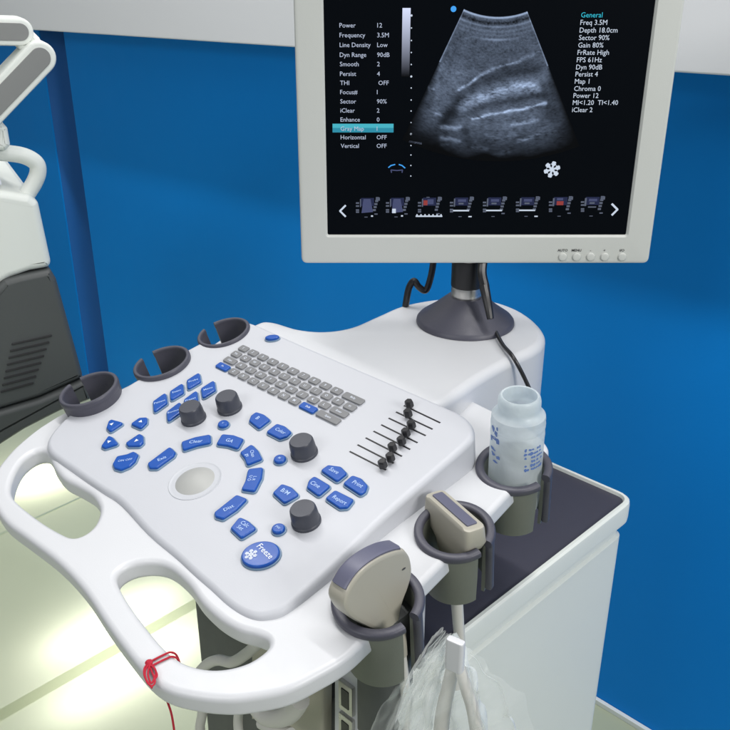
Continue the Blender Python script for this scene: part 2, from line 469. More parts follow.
# --- probe holders
def ring(name, c, axis, xd, r, gap, flange, depth, cup_m, inner=.77, label=None):
    root = bpy.data.objects.new(name, None); COL.objects.link(root); root.parent = US; root.empty_display_size = .03
    if label: root['label'] = label
    ri = r * inner
    rim = []
    for k in range(17):
        a = math.pi * 2 * k / 16
        if k == 16: break
        rim.append(((r + ri) / 2 + math.copysign(abs(math.cos(a)) ** .7, math.cos(a)) * (r - ri) / 2, -.004 + .004 * math.copysign(abs(math.sin(a)) ** .8, math.sin(a))))
    mb = MB(); mb.arc(c, axis, xd, rim, gap, 2 * math.pi - gap, M['rim'], 56)
    ax = axis.normalized(); x = (xd - ax * xd.dot(ax)).normalized(); y = ax.cross(x)
    if flange:
        a = gap + .02; d = x * math.cos(a) + y * math.sin(a); tng = ax.cross(d)
        fl = depth * .92
        pts = []
        mb.box(c + d * (r * .90) + tng * .003 - ax * (fl / 2 + .002), d * (r * .105), tng * .0036, ax * (fl / 2), M['rim'], .0025)
    mb.build('rim', root)
    mb = MB(); ro = ri + .0035
    mb.arc(c, axis, xd, [(ro + .001, -.005), (ro, -depth * .5), (ro * .93, -depth), (ro * .93 - .003, -depth), (ri - .001, -depth * .5), (ri, -.005)], gap * 1.05, 2 * math.pi - gap * 1.05, cup_m, 56)
    mb.build('cup', root)
    return root
for (c, r), dp in zip(right_holders, (.074, .066, .065)):
    ring('probe_holder', c, nH, RD, r, .2, True, dp, M['cup'])
for (c, r), gp in zip(left_holders, (.22, .26, .26)):
    ring('probe_holder', c, nL, -RD, r, gp, False, .05, M['rim'], .85)

# --- keys
def pxpoly(pts, s, ox, oy): return [(ox + s * x, oy + s * y) for x, y in pts]
def cen(p): return (sum(q[0] for q in p) / len(p), sum(q[1] for q in p) / len(p))
def blue_key(px, txt=None, rot=0, size=.0052, name='function_key', lines=None, off=(0, 0), icon=None, ink='softink', hgt=.0038, grow=1.05):
    uv = [PANEL.uv(p, hgt) for p in px]; c = cen(uv)
    uv = [(c[0] + (a - c[0]) * grow, c[1] + (b_ - c[1]) * grow) for a, b_ in uv]
    p = fillet(uv, .0028, 4); mb = MB()
    mb.prism(PANEL, inset(ccw(p), -.0012), -.0005, .0016, .0006, M['bluerim'], 2)
    mb.prism(PANEL, p, .001, hgt, .0012, M['blue'], 3)
    if txt:
        for i, tx in enumerate(txt.split('\n')):
            n = len(txt.split('\n'))
            dy = ((n - 1) / 2 - i) * size * 1.05
            size_ = size * 1.12; mm = PANEL.mat(c[0] + off[0], c[1] + off[1], hgt + .0003, rot) @ Matrix.Translation((0, dy, 0))
            mb.text(tx, mm, size_, M[ink], .004)
    if icon: icon(mb, c, hgt + .0003)
    return mb.build(name, panel)

def ell(px, rx, ry, n=28):
    """circle-like key: ellipse in panel coordinates"""
    c = PANEL.uv(px, .0042); return [PANEL_px(c[0] + rx * math.cos(2 * math.pi * k / n), c[1] + ry * math.sin(2 * math.pi * k / n)) for k in range(n)]
def round_key(px, rx, ry, txt, size=.0035, name='function_key', rot=0, tilt=0, icon=None, off=(0, 0), ink='softink', hgt=.0042):
    c = PANEL.uv(px, hgt); n = 36
    p = []
    for k in range(n):
        a = 2 * math.pi * k / n; x, y = rx * math.cos(a), ry * math.sin(a)
        p.append((c[0] + x * math.cos(tilt) - y * math.sin(tilt), c[1] + x * math.sin(tilt) + y * math.cos(tilt)))
    mb = MB(); mb.prism(PANEL, inset(p, -.0012), -.0005, .0016, .0006, M['bluerim'], 2); mb.prism(PANEL, p, .001, hgt, .0013, M['blue'], 3)
    if txt: mb.text(txt, PANEL.mat(c[0] + off[0], c[1] + off[1], hgt + .0003, rot), size, M[ink], .004)
    if icon: icon(mb, c, hgt + .0003)
    return mb.build(name, panel)

def tri(dirn):
    def f(mb, c, h):
        a = {'n': 90, 's': -90, 'e': 0, 'w': 180}[dirn]; s_ = .0026
        mb.poly([PANEL.w(c[0] + s_ * math.cos(R(a + k)), c[1] + s_ * math.sin(R(a + k)), h) for k in (0, 125, 235)], M['ink'])
    return f
def flake_uv(cx, cy, s_):
    segs = []
    for k in range(6):
        a = math.pi * k / 3 + .3; d = Vector((math.cos(a), math.sin(a))); c = Vector((cx, cy))
        segs.append((c, c + d * s_, .12 * s_))
        for fr, l in ((.5, .34), (.75, .28)):
            for sg in (1, -1):
                e = Vector((math.cos(a + sg * .9), math.sin(a + sg * .9))); segs.append((c + d * s_ * fr, c + d * s_ * fr + e * s_ * l, .10 * s_))
    return segs
def put_flake(mb, plw, cx, cy, s_, m):
    for a, b_, w in flake_uv(cx, cy, s_):
        d = (b_ - a).normalized(); n = Vector((-d.y, d.x)) * w
        mb.poly([plw(*(a - n)), plw(*(b_ - n)), plw(*(b_ + n)), plw(*(a + n))], m)

s7 = .137
dia = [([(95, 300), (185, 235), (195, 310), (100, 378)], 'Patient'), ([(220, 225), (310, 165), (315, 235), (222, 290)], 'Exam'), ([(342, 145), (430, 88), (440, 155), (347, 210)], 'Probe'),
       ([(195, 375), (293, 300), (298, 375), (200, 445)], 'Review'), ([(322, 285), (412, 218), (420, 290), (325, 355)], 'Preset'), ([(445, 205), (538, 145), (548, 215), (455, 275)], 'Menu')]
for p, t in dia: blue_key(pxpoly(p, s7, 140, 360), t, R(62), .0040)
s8 = .178
for p, t, rot, sz, off in [
    ([(45, 240), (165, 150), (195, 180), (185, 200), (95, 265), (55, 265)], 'Exit', R(68), .0052, (0, 0)),
    ([(235, 120), (310, 95), (390, 80), (392, 125), (320, 140), (243, 165)], 'Clear', R(42), .0056, (0, 0)),
    ([(462, 78), (525, 84), (577, 103), (545, 158), (490, 140), (430, 132)], 'GA', R(12), .0056, (0, 0)),
    ([(563, 180), (625, 135), (660, 170), (683, 215), (600, 248), (588, 212)], 'Chan\nge', R(-30), .0046, (0, 0)),
    ([(608, 275), (687, 265), (680, 320), (642, 395), (570, 385), (595, 335)], 'L R\nU D', R(-62), .0040, (0, 0)),
    ([(420, 515), (540, 420), (597, 443), (540, 500), (465, 550), (425, 538)], 'Dist', R(72), .0052, (0, 0))]:
    blue_key(pxpoly(p, s8, 140, 420), t, rot, sz, off=off)
blue_key(pxpoly([(5, 275), (70, 195), (130, 225), (187, 275), (80, 345)], .137, 230, 490), 'Calc\nSet', 0, .0050)
blue_key(pxpoly([(75, 165), (90, 125), (130, 95), (190, 115), (240, 155), (150, 225)], .1233, 240, 400), 'B', 0, .006)
blue_key(pxpoly([(215, 255), (300, 190), (360, 210), (412, 255), (375, 290), (320, 308)], .1233, 240, 400), 'Color', 0, .0052)
blue_key(pxpoly([(230, 410), (262, 378), (295, 390), (322, 416), (270, 446)], .274, 210, 380), 'B/M', 0, .0058)
blue_key(pxpoly([(405, 328), (432, 309), (475, 315), (498, 338), (462, 367)], .274, 210, 380), 'Save', 0, .0056)
blue_key(pxpoly([(487, 376), (520, 347), (550, 358), (573, 382), (566, 403), (548, 416)], .274, 210, 380), 'Print', 0, .0056)
blue_key(pxpoly([(354, 390), (362, 365), (380, 350), (437, 384), (395, 420)], .274, 210, 380), 'Cine', 0, .0056)
blue_key(pxpoly([(422, 430), (457, 401), (522, 434), (500, 462), (472, 464)], .274, 210, 380), 'Report', 0, .0052)
# arrow keys and the two-lobed key
for p, s_, ox, oy, dn in [([(485, 490), (500, 445), (520, 432), (605, 455), (510, 518)], .137, 40, 360, 'n'), ([(165, 460), (200, 436), (230, 434), (228, 455), (205, 478)], .2466, 90, 310, 'e'),
                          ([(45, 550), (75, 508), (90, 515), (113, 540), (60, 557)], .2466, 90, 310, 'w'), ([(145, 537), (200, 500), (213, 510), (214, 535), (200, 548), (155, 549)], .2466, 90, 310, 's')]:
    blue_key(pxpoly(p, s_, ox, oy), icon=tri(dn), name='arrow_key')
blue_key(pxpoly([(93, 622), (110, 592), (150, 584), (175, 573), (192, 585), (180, 612), (160, 630), (125, 645), (100, 638)], .2466, 90, 310), 'ON OFF', R(45), .0036)
round_key((222.9, 423), .0058, .0054, 'V'); round_key((279.5, 458), .0060, .0056, 'M'); round_key((278, 527.5), .0060, .0056, 'PW'); round_key((271.8, 336.5), .0082, .0046, '', tilt=R(35))
def fz(mb, c, h):
    mb.text('Freeze', PANEL.mat(c[0] + .0022, c[1] + .0042, h, R(-8)), .0078, M['ink'], .008)
    put_flake(mb, lambda x, y: PANEL.w(x, y, h), c[0] - .0055, c[1] - .0055, .0056, M['ink'])
round_key((260.2, 553.3), .0165, .0142, None, icon=fz, name='freeze_key', tilt=R(35))

# grey typing keys
TLk, TRk, BRk, BLk = [Vector(PANEL.uv(p, .003)) for p in ((242.5, 342.8), (368, 399.3), (336, 425.4), (212.7, 365.7))]
def grid(u, v):
    return (TLk * (1 - u) + TRk * u) * (1 - v) + (BLk * (1 - u) + BRk * u) * v
ROWS = [[(1, c) for c in '1234567890'] + [(1.85, 'BkSp')],
        [(1, 'Tab')] + [(1, c) for c in 'QWERTYUIOP'] + [(1.1, 'F1')],
        [(1.3, 'Caps')] + [(1, c) for c in 'ASDFGHJKL'] + [(1.55, 'Enter')],
        [(1.35, '*Fn')] + [(1, c) for c in 'ZXCVBNM'] + [(1.5, '*Shift'), (2.05, 'Space')]]
for r_, row in enumerate(ROWS):
    tot = sum(w for w, _ in row); x = 0
    for w, t in row:
        u0, u1 = x / tot, (x + w) / tot; x += w
        gx = .0022 / .2; c = grid((u0 + u1) / 2, (r_ + .5) / 4)
        hw = ((u1 - u0) * .2 - .0036) / 2; hh = .0046
        e1 = (TRk - TLk).normalized(); e2 = (TLk - BLk).normalized(); e2 = (e2 * .6 + Vector((-e1.y, e1.x)) * .4).normalized()
        q = [c + e1 * a + e2 * b_ for a, b_ in ((-hw, -hh), (hw, -hh), (hw, hh), (-hw, hh))]
        p = fillet([tuple(v) for v in q], .0024, 4); mb = MB(); bl = t.startswith('*'); t = t.lstrip('*')
        mb.prism(PANEL, inset(ccw(p), -.0005), -.0005, .0008, .0005, M['bluerim'] if bl else M['panelwhite'], 2)
        mb.prism(PANEL, p, .0004, .0026, .0009, M['blue'] if bl else M['grey'], 3)
        mb.text(t, PANEL.mat(c.x, c.y, .0029, math.atan2(e1.y, e1.x)), .0046 if len(t) == 1 else .0036, M['ink'], .006)
        mb.build('keyboard_key', panel)

# knobs
for px in ((194, 419), (230, 408.5), (304.5, 453.5), (306.5, 522)):
    a, b_ = PANEL.uv(px); mb = MB(); c = PANEL.w(a, b_, -.0005); rr = .0123
    mb.lathe(c, PANEL.n, [(rr * 1.06, 0), (rr * 1.06, .0028), (rr * 1.0, .0036), (rr * .97, .0120), (rr * .93, .0160), (rr * .84, .0175)], M['knob'], 72, True, True, flute=.012)
    mb.build('rotary_knob', panel)

# trackball
a, b_ = PANEL.uv((195, 481)); c = PANEL.w(a, b_)
MB().lathe(c, PANEL.n, [(.0258, -.0005), (.0256, .0004), (.0253, .0006), (.0246, .0004), (.0236, .0002), (.0225, .0002)], M['groove'], 64, True, True).build('trackball_ring', panel)
rb = .0400; hb = .0050
MB().lathe(c, PANEL.n, [(max(.0001, rb * math.sin(t)), hb - rb + rb * math.cos(t)) for t in [R(a_) for a_ in range(33, -1, -3)]], M['ball'], 56, True, True).build('trackball', panel)

# gain sliders
SL = [((80, 290), (227, 365), (216, 342)), ((112, 263), (258, 338), (240, 312)), ((145, 235), (292, 310), (243, 264)), ((177, 208), (325, 282), (275, 242)), ((208, 182), (355, 255), (298, 205)), ((238, 155), (388, 226), (317, 175)), ((268, 130), (416, 200), (302, 130)), ((300, 104), (447, 174), (306, 92))]
for i, (s_, e_, kn) in enumerate(SL):
    P = lambda q: (330 + .2466 * q[0], 380 + .2466 * q[1])
    A, B_ = Vector(PANEL.uv(P(s_))), Vector(PANEL.uv(P(e_))); K = Vector(PANEL.uv(P((kn[0], kn[1] + 8)), .008))
    d = (B_ - A).normalized(); t = (K - A).dot(d); t = max(.004, min((B_ - A).length - .003, t)); K = A + d * t
    root = bpy.data.objects.new('gain_slider', None); COL.objects.link(root); root.parent = panel
    n = Vector((-d.y, d.x)) * .0008
    q = [A - n, B_ - n, B_ + n, A + n]
    mb = MB(); mb.prism(PANEL, [tuple(v) for v in q], -.0004, .0004, .0001, M['black'], 1)
    c = PANEL.w(K.x, K.y, .0062); du = PANEL.u * d.x + PANEL.v * d.y; dv = PANEL.n.cross(du)
    mb.box(PANEL.w(K.x, K.y, .002), du * .0012, dv * .0007, PANEL.n * .003, M['black'], .0002)
    mb.lathe(PANEL.w(K.x, K.y, .0025), PANEL.n, [(.0040, 0), (.0046, .0015), (.0043, .006), (.0033, .0075)], M['black'], 6, True, True)
    o = mb.build('gain_slider', panel, sharp=25)
    bpy.data.objects.remove(root)

# --- monitor
def mpx(p, h=0): return MON.uv(p, h)
bl, br = mpx((301.5, 264)), mpx((649, 264))
W = br[0] - bl[0]; x0, z0 = bl; x1 = br[0]; H = W * .835; z1 = z0 + H
sx0, sz0 = mpx((327.5, 235.5)); sx1 = mpx((626.5, 235.5))[0]; sz1 = z1 - (sz0 - z0) * .82
FRONT = MON
monitor = bpy.data.objects.new('monitor', None); COL.objects.link(monitor); monitor.parent = US
mb = MB()
outer = fillet([(x0, z0), (x1, z0), (x1, z1), (x0, z1)], .007, 5)
inner = fillet([(sx0, sz0), (sx1, sz0), (sx1, sz1), (sx0, sz1)], .002, 5)
D_ = .045
loops = [[MON.w(x, y, -.012) for x, y in inner], [MON.w(x, y, -.0022) for x, y in inset(inner, .0)], [MON.w(x, y, 0) for x, y in inset(inner, -.0022)],
         [MON.w(x, y, 0) for x, y in inset(outer, .004)], [MON.w(x, y, -.0012) for x, y in inset(outer, .0012)], [MON.w(x, y, -.004) for x, y in outer], [MON.w(x, y, -.030) for x, y in outer], [MON.w(x, y, -.034) for x, y in inset(outer, .004)],
         [MON.w(x, y, -.050) for x, y in inset(outer, .03)]]
mb.loft(loops, M['bezel'], False, True)
mb.build('bezel', monitor)
mb = MB(); mb.poly([MON.w(x, y, -.0035) for x, y in ((sx0 - .001, sz0 - .001), (sx1 + .001, sz0 - .001), (sx1 + .001, sz1 + .001), (sx0 - .001, sz1 + .001))], M['screen'])
screen = mb.build('screen', monitor, wn=False)
SC = Plane(MON.w(0, 0, -.0031), MON.u, MON.v)
def spx(p): return SC.uv(p)
def stext(mb, t, px, w_px=None, size=.0069, m='e_white', bold=.022, hs=.92):
    x, y = spx(px); mb.text(t, SC.mat(x, y), size, M[m], bold, 'LEFT', hscale=hs)
mb = MB()
left = [('Power', '12'), ('Frequency', '3.5M'), ('Line Density', 'Low'), ('Dyn Range', '90dB'), ('Smooth', '2'), ('Persist', '4'), ('THI', ' OFF'), ('Focus#', '1'), ('Sector', '90%'), ('iClear', '2'), ('Enhance', '0'), ('Gray Map', '1'), ('Horizontal', 'OFF'), ('Vertical', 'OFF')]
ys = [25.2, 35, 44.8, 54.7, 64, 73.7, 82.8, 92, 101.3, 110.4, 119.5, 128.6, 137.2, 145.8]
sc0 = (spx((400, 35))[0] - spx((300, 35))[0]) / 100
xl = spx((340.8, 146))[0]; xv = spx((377, 82))[0]
for (a, b_), y in zip(left, ys):
    zz = spx((350, y))[1]
    mb.text(a, SC.mat(xl, zz), .0063, M['e_dim'], .0, 'LEFT', hscale=1.0)
    mb.text(b_.strip(), SC.mat(xv + (.0015 if b_ == ' OFF' else 0), zz), .0063, M['e_dim'], .0, 'LEFT', hscale=1.0)
mb.build('settings_menu', monitor, wn=False, fixn=False); mb = MB()
right = ['Freq 3.5M', 'Depth 18.0cm', 'Sector 90%', 'Gain 80%', 'FrRate High', 'FPS 61Hz', 'Dyn 90dB', 'Persist 4', 'Map 1', 'Chroma 0', 'Power 12', 'MI<1.20  TI<1.40', 'iClear 2']
yr = [22.3, 30, 37.5, 45, 52.3, 59.7, 67, 74, 81.2, 88.5, 95.5, 102.5, 109.7]
x = spx((580.5, 22))[0]
for t, y in zip(right, yr): mb.text(t, SC.mat(x, spx((580, y))[1]), .0070, M['e_white'], .0, 'LEFT', hscale=.97)
mb.text('General', SC.mat(x, spx((580, 14.8))[1]), .0070, M['e_cyan'], .0, 'LEFT', hscale=.98)
mb.build('scan_parameters', monitor, wn=False, fixn=False)
# highlight bar, grey scale, depth dots, arrows, probe pictogram, freeze flake
mb = MB()
def quad(mb, p0, p1, m, h=-.0003):
    (ax_, ay_), (bx_, by_) = spx(p0), spx(p1)
    mb.poly([SC.w(ax_, ay_, h), SC.w(bx_, ay_, h), SC.w(bx_, by_, h), SC.w(ax_, by_, h)], m)
quad(mb, (332.5, 128.2), (393.5, 132.5), M['e_bar']); quad(mb, (332.5, 123.8), (393.5, 128.1), M['e_bar2'])
mb.build('highlight_bar', monitor, wn=False, fixn=False); mb = MB()
for i, y in enumerate((15.5, 28, 40.5, 52.5, 64.5, 76.5, 88, 100, 111, 122.5, 134, 145.5, 155, 165.5, 176)):
    a, b_ = spx((411.5 - i * .05, y)); rr = .0011 if i % 5 == 0 else .0007
    mb.poly([SC.w(a + rr * math.cos(k * math.pi / 4), b_ + rr * math.sin(k * math.pi / 4)) for k in range(8)], M['e_white'])
mb.build('depth_scale', monitor, wn=False, fixn=False); mb = MB()
a, b_ = spx((453.5, 9)); mb.poly([SC.w(a + .0029 * math.cos(k * math.pi / 6), b_ + .0029 * math.sin(k * math.pi / 6)) for k in range(12)], M['e_blue'])
mb.build('orientation_dot', monitor, wn=False, fixn=False); mb = MB()
def stroke(mb, pts, w, m):
    for p, q in zip(pts, pts[1:]):
        p, q = Vector(spx(p)), Vector(spx(q)); d = (q - p).normalized(); n = Vector((-d.y, d.x)) * w; p = p - d * w * .4; q = q + d * w * .4
        mb.poly([SC.w(*(p - n)), SC.w(*(q - n)), SC.w(*(q + n)), SC.w(*(p + n))], m)
stroke(mb, [(345.5, 205.5), (340, 211), (345.5, 216.5)], .0010, M['e_white'])
mb.build('page_arrow', monitor, wn=False, fixn=False); mb = MB(); stroke(mb, [(612, 204), (617.5, 209.5), (612, 215)], .0011, M['e_white'])
mb.build('page_arrow', monitor, wn=False, fixn=False); mb = MB(); stroke(mb, [(388.5, 167.5), (391, 165.5), (395, 164.5)], .0006, M['e_blue']); stroke(mb, [(399, 164.5), (402, 165.5), (405, 168)], .0006, M['e_blue'])
stroke(mb, [(391.5, 172.5), (391, 170), (397, 170.5), (402.5, 170), (402, 172.5)], .0006, M['e_lav'])
mb.build('probe_symbol', monitor, wn=False, fixn=False); mb = MB(); stroke(mb, [(409.5, 141.5), (415, 142.5), (421.5, 143.5)], .0010, M['e_grey'])
mb.build('focus_mark', monitor, wn=False, fixn=False); mb = MB(); a, b_ = spx((552, 169.5)); put_flake(mb, lambda u, v: SC.w(u, v), a, b_, .0088, M['e_white'])
mb.build('freeze_symbol', monitor, wn=False, fixn=False)
# grey-scale wedge: picture content of the display
def pix_mesh(name, rows, fcol):
    bm = bmesh.new(); lay = bm.loops.layers.float_color.new('pix')
    vs = [[bm.verts.new(SC.w(*q, .0) - root_loc(monitor)) for q in row] for row in rows]
    for i in range(len(vs) - 1):
        for j in range(len(vs[0]) - 1):
            f = bm.faces.new((vs[i][j], vs[i + 1][j], vs[i + 1][j + 1], vs[i][j + 1]))
            for l, (a, b_) in zip(f.loops, ((i, j), (i + 1, j), (i + 1, j + 1), (i, j + 1))): l[lay] = fcol(a, b_)
    me = bpy.data.meshes.new(name); bm.to_mesh(me); bm.free(); me.materials.append(M['scan'])
    o = bpy.data.objects.new(name, me); COL.objects.link(o); o.parent = monitor; return o
a0, b0 = spx((402.5, 8)); a1, b1 = spx((409.3, 77)); NG = 24
def gcol(i, j):
    t = i / NG; k = max(0, 1 - t) ** 1.3; return (.55 * k, .60 * k, .78 * k, 1)
pix_mesh('grey_scale', [[(a0, b0 + (b1 - b0) * i / NG), (a1, b0 + (b1 - b0) * i / NG)] for i in range(NG + 1)], gcol)
# the scan itself
LN = [([(210, 388), (270, 345), (330, 306), (400, 283), (470, 264)], 5, .50), ([(470, 264), (550, 222)], 6, .16), ([(230, 455), (280, 432), (330, 410), (385, 392), (440, 380), (535, 370)], 20, .26), ([(300, 425), (350, 400), (420, 385)], 9, .22), ([(450, 362), (530, 374)], 8, .25),
      ([(270, 511), (330, 497), (400, 484), (480, 467), (580, 444)], 4.5, .62), ([(440, 535), (490, 525), (545, 515)], 6, .25), ([(460, 606), (500, 597), (545, 580)], 5, .40), ([(135, 548), (170, 553), (212, 545)], 8, .34), ([(138, 592), (175, 598), (205, 606)], 8, .42), ([(135, 622), (165, 627)], 6, .3), ([(110, 492), (130, 497)], 5, .3),
      ([(75, 368), (88, 392), (105, 385)], 5, .45), ([(180, 312), (240, 318)], 6, .16), ([(270, 632), (330, 640)], 8, .28), ([(330, 672), (420, 655)], 10, .26), ([(330, 585), (400, 600), (450, 575)], 10, .12), ([(560, 575), (625, 562)], 7, .16)]
DK = [([(270, 370), (350, 335), (430, 310), (540, 300)], 30, .62), ([(150, 520), (190, 470), (210, 430)], 34, .85), ([(230, 478), (330, 450), (440, 428), (560, 410)], 20, .6), ([(40, 610), (90, 600)], 50, .7), ([(230, 560), (250, 600)], 22, .5), ([(590, 380), (600, 500)], 35, .6)]
def dseg(p, a, b_):
    ab = b_ - a; t = max(0, min(1, (p - a).dot(ab) / ab.length_squared)); return (p - (a + ab * t)).length
def dpl(p, pts): return min(dseg(p, Vector(u), Vector(v)) for u, v in zip(pts, pts[1:]))
NR, NA = 210, 190; AX, AY = 379, -272
r0, r1, t0, t1 = 344, 965, R(-25.3), R(21.2)
rowsv, cols = [], []
for i in range(NR + 1):
    rr = r0 + (r1 - r0) * i / NR; row, cr = [], []
    for j in range(NA + 1):
        tt = t0 + (t1 - t0) * j / NA
        p = Vector((AX + rr * math.sin(tt), AY + rr * math.cos(tt)))
        row.append(spx((410 + p.x * .2329, p.y * .2329)))
        wv = Vector((p.x * .022, p.y * .022, 0)); p = p + Vector((noise.noise(wv), noise.noise(wv + Vector((9, 4, 2)))) ) * 9
        sp = noise.noise(Vector((rr * .13, tt * 40, 0))); sp2 = noise.noise(Vector((rr * .035, tt * 12, 5))); sp3 = noise.noise(Vector((rr * .30, tt * 95, 9)))
        v = .135 * (1 + .50 * sp + .45 * sp2 + .45 * sp3)
        dpt = (rr - r0) / (r1 - r0)
        v *= 1.0 - .45 * max(0, dpt - .15)
        for pts, w, s_ in DK: v *= 1 - s_ * math.exp(-(dpl(p, pts) / w) ** 2)
        for pts, w, s_ in LN: v += s_ * .46 * math.exp(-(dpl(p, pts) / (w * 1.2)) ** 2) * max(.1, 1 + .9 * sp2 + .9 * sp + .5 * sp3)
        for ra, w, s_ in ((349, 4, .55), (372, 8, -.10), (388, 4, .16), (408, 5, .08), (443, 5, .30), (425, 5, .05)):
            s2 = s_ * (1 if ra != 443 else max(0, 1 - abs(tt + .02) / .25)); v += s2 * math.exp(-((rr - ra) / w) ** 2)
        edge = min(tt - t0, t1 - tt) / R(1)
        if dpt < .42: v += .22 * math.exp(-((edge - .25) / .25) ** 2)
        fade = min(1, max(0, (.98 - dpt + .04 * noise.noise(Vector((tt * 9, 1, 3)))) / .22)); v *= fade
        if dpt > .40: v *= max(0, min(1, edge / (1 + 13 * (dpt - .4))))
        v *= .62 + .38 * min(1, max(0, (dpt - .45) / .1 + 1)); v = max(.0008, min(.85, v))
        cr.append((v * .62, v * .80, v * 1.15, 1))
    rowsv.append(row); cols.append(cr)
pix_mesh('scan_image', rowsv, lambda i, j: cols[i][j])
# thumbnails
for i, x in enumerate((367, 397, 429, 461, 494, 527, 560, 592)):
    mb = MB(); y = 207 - i * .15
    kk = i
    quad(mb, (x - 6, y - 9), (x + 7, y - 1), M['e_navy'], .0)
    def g(dx, dy, w, h, m): quad(mb, (x + dx - w, y + dy - h), (x + dx + w, y + dy + h), M[m], .0003)
    for dy in (-4, -1, 3, 5): g(-9.5, dy, 1.6, .8, 'e_grey')
    g(-6.5, -4, .5, 4, 'e_grey')
    for s_, dy in enumerate(range(-9, 5, 3)): g(10.5 - s_ * .8, dy, 1.5, 1.0, 'e_grey')
    g(10.8, -8, 2.0, 1.6, 'e_grey')
    if kk < 2:
        a_, b_ = (x - 3.5, y - 8), (x + 3.5, y - 8); P4 = [spx(q) for q in (a_, b_, (x + 6, y + 5), (x - 5.5, y + 6))]
        mb.poly([SC.w(*q, .0002) for q in P4], M['e_lav'])
        if kk == 1: g(-3, 4, 1.8, 2.2, 'e_white')
        g(5, 9, 1, .7, 'e_white')
    elif kk == 2:
        g(-3.5, -4, 2, 2.5, 'e_red'); g(1.5, -5, 3, 2.5, 'e_lav'); stroke(mb, [(x - 13, y + 9.5), (x + 13, y + 9.5)], .0008, M['e_white'])
        for q in range(-12, 14, 4): g(q, 8.2, .6, .8, 'e_white')
    elif kk == 6: g(0, -3, 3.2, 2.0, 'e_red'); g(0, -7, 3, 1.2, 'e_lav')
    else:
        g(1, -6, 4, 1.3, 'e_lav'); g(0, -3, 2.5, .8, 'e_grey')
        if kk in (3, 4, 5): g(0, 4, 8, .7, 'e_white')
        else: g(0, 1, 4, .6, 'e_grey')
    g(-1, 10 if kk != 2 else -9.5, 1.6, .35, 'e_grey'); g(9, 10 if kk in (3, 5) else 7, 1.6, .6, 'e_white' if kk in (3, 5) else 'e_grey')
    mb.build('thumbnail', monitor, wn=False, fixn=False)
# bezel buttons
for px, t in ((562.6, 'AUTO'), (576.5, 'MENU'), (590.5, '-'), (604.5, '+'), (622, 'I/O')):
    a, b_ = mpx((px, 256.8)); mb = MB(); mb.lathe(MON.w(a, b_, -.0005), MON.n, [(.0047, 0), (.0047, .0014), (.0040, .0024), (.002, .0028)], M['bezel'], 28, True, True)
    a2, b2 = mpx((px, 250.2)); mb.text(t, MON.mat(a2, b2, .0004), .0040, M['darkink'], .02)
    mb.build('monitor_button', monitor)

# --- cabinet
u1, v1 = 0.0, 0.0                                   # back right corner of the tray
C0 = CABT
CD = -C0.uv((398, 694))[1]; CW = -C0.uv((214, 566))[0]
mb = MB()
tray = fillet([(-CW, -CD), (0.004, -CD), (0.004, 0.004), (-CW, 0.004)], .016, 6)
rimo = inset(ccw(tray), -.006)
loops = [[C0.w(x, y, -.001) for x, y in inset(ccw(tray), .002)], [C0.w(x, y, .0035) for x, y in ccw(tray)], [C0.w(x, y, .0036) for x, y in inset(ccw(tray), -.0035)], [C0.w(x, y, .0016) for x, y in inset(ccw(tray), -.0058)], [C0.w(x, y, -.003) for x, y in inset(ccw(tray), -.0065)],
         [C0.w(x, y, -.019) for x, y in inset(ccw(tray), -.0065)], [C0.w(x, y, -.024) for x, y in inset(ccw(tray), -.006)], [C0.w(x, y, -.026) for x, y in inset(ccw(tray), .004)]]
mb.loft(loops, M['cabwhite'], False, False)
mb.build('tray_rim', US)
MB().poly([C0.w(x, y, 0) for x, y in ccw(tray)], M['tray']).build('tray', US, wn=False)
mb = MB()
body = inset(ccw(tray), .002); ztop, zbot = -.0255, -(CABZ - .15)
ins2 = lambda z: -.001 if z > -.05 else -.004
loops = [[C0.w(x, y, z) for x, y in inset(body, d)] for z, d in ((zbot, .004), (zbot + .006, -.002), (-.048, -.002), (-.046, .002), (-.0435, .002), (ztop, .002))]
mb.loft(loops, M['cabwhite']).build('cabinet', US)
# plinth with castors
mb = MB(); pl = inset(ccw(tray), .03)
mb.loft([[C0.w(x, y, -(CABZ - .11)) for x, y in pl], [C0.w(x, y, zbot + .001) for x, y in pl]], M['darkgrey']); mb.build('plinth', US)
for (x, y) in ((-.02, -.03), (-.02, -CD + .05), (-CW + .03, -.03), (-CW + .03, -CD + .05)):
    c = C0.w(x, y, 0); c.z = .055
    mb = MB(); mb.lathe(c - RD * .014, RD, [(.046, 0), (.053, .004), (.053, .024), (.046, .028)], M['rubber'], 36, True, True)
    mb.box(c + UP * .045, RD * .02, FD * .03, UP * .012, M['darkgrey'], .004)
    mb.build('castor', US)
# console column (white) rising from the front of the cabinet
def uw(p, z): q = at_z(p, z); return q
colr = at_z((430, 625), CABZ + .03)
pc = Plane(Vector((colr.x, colr.y, CABZ)), RD, FD)
mb = MB(); cp = fillet([(-.17, -.07), (0, -.07), (0, 0), (-.17, 0)], .014, 5)
mb.loft([[pc.w(x, y, -.02) for x, y in cp], [pc.w(x, y, .085) for x, y in cp]], M['white'], False, False).build('column', US)

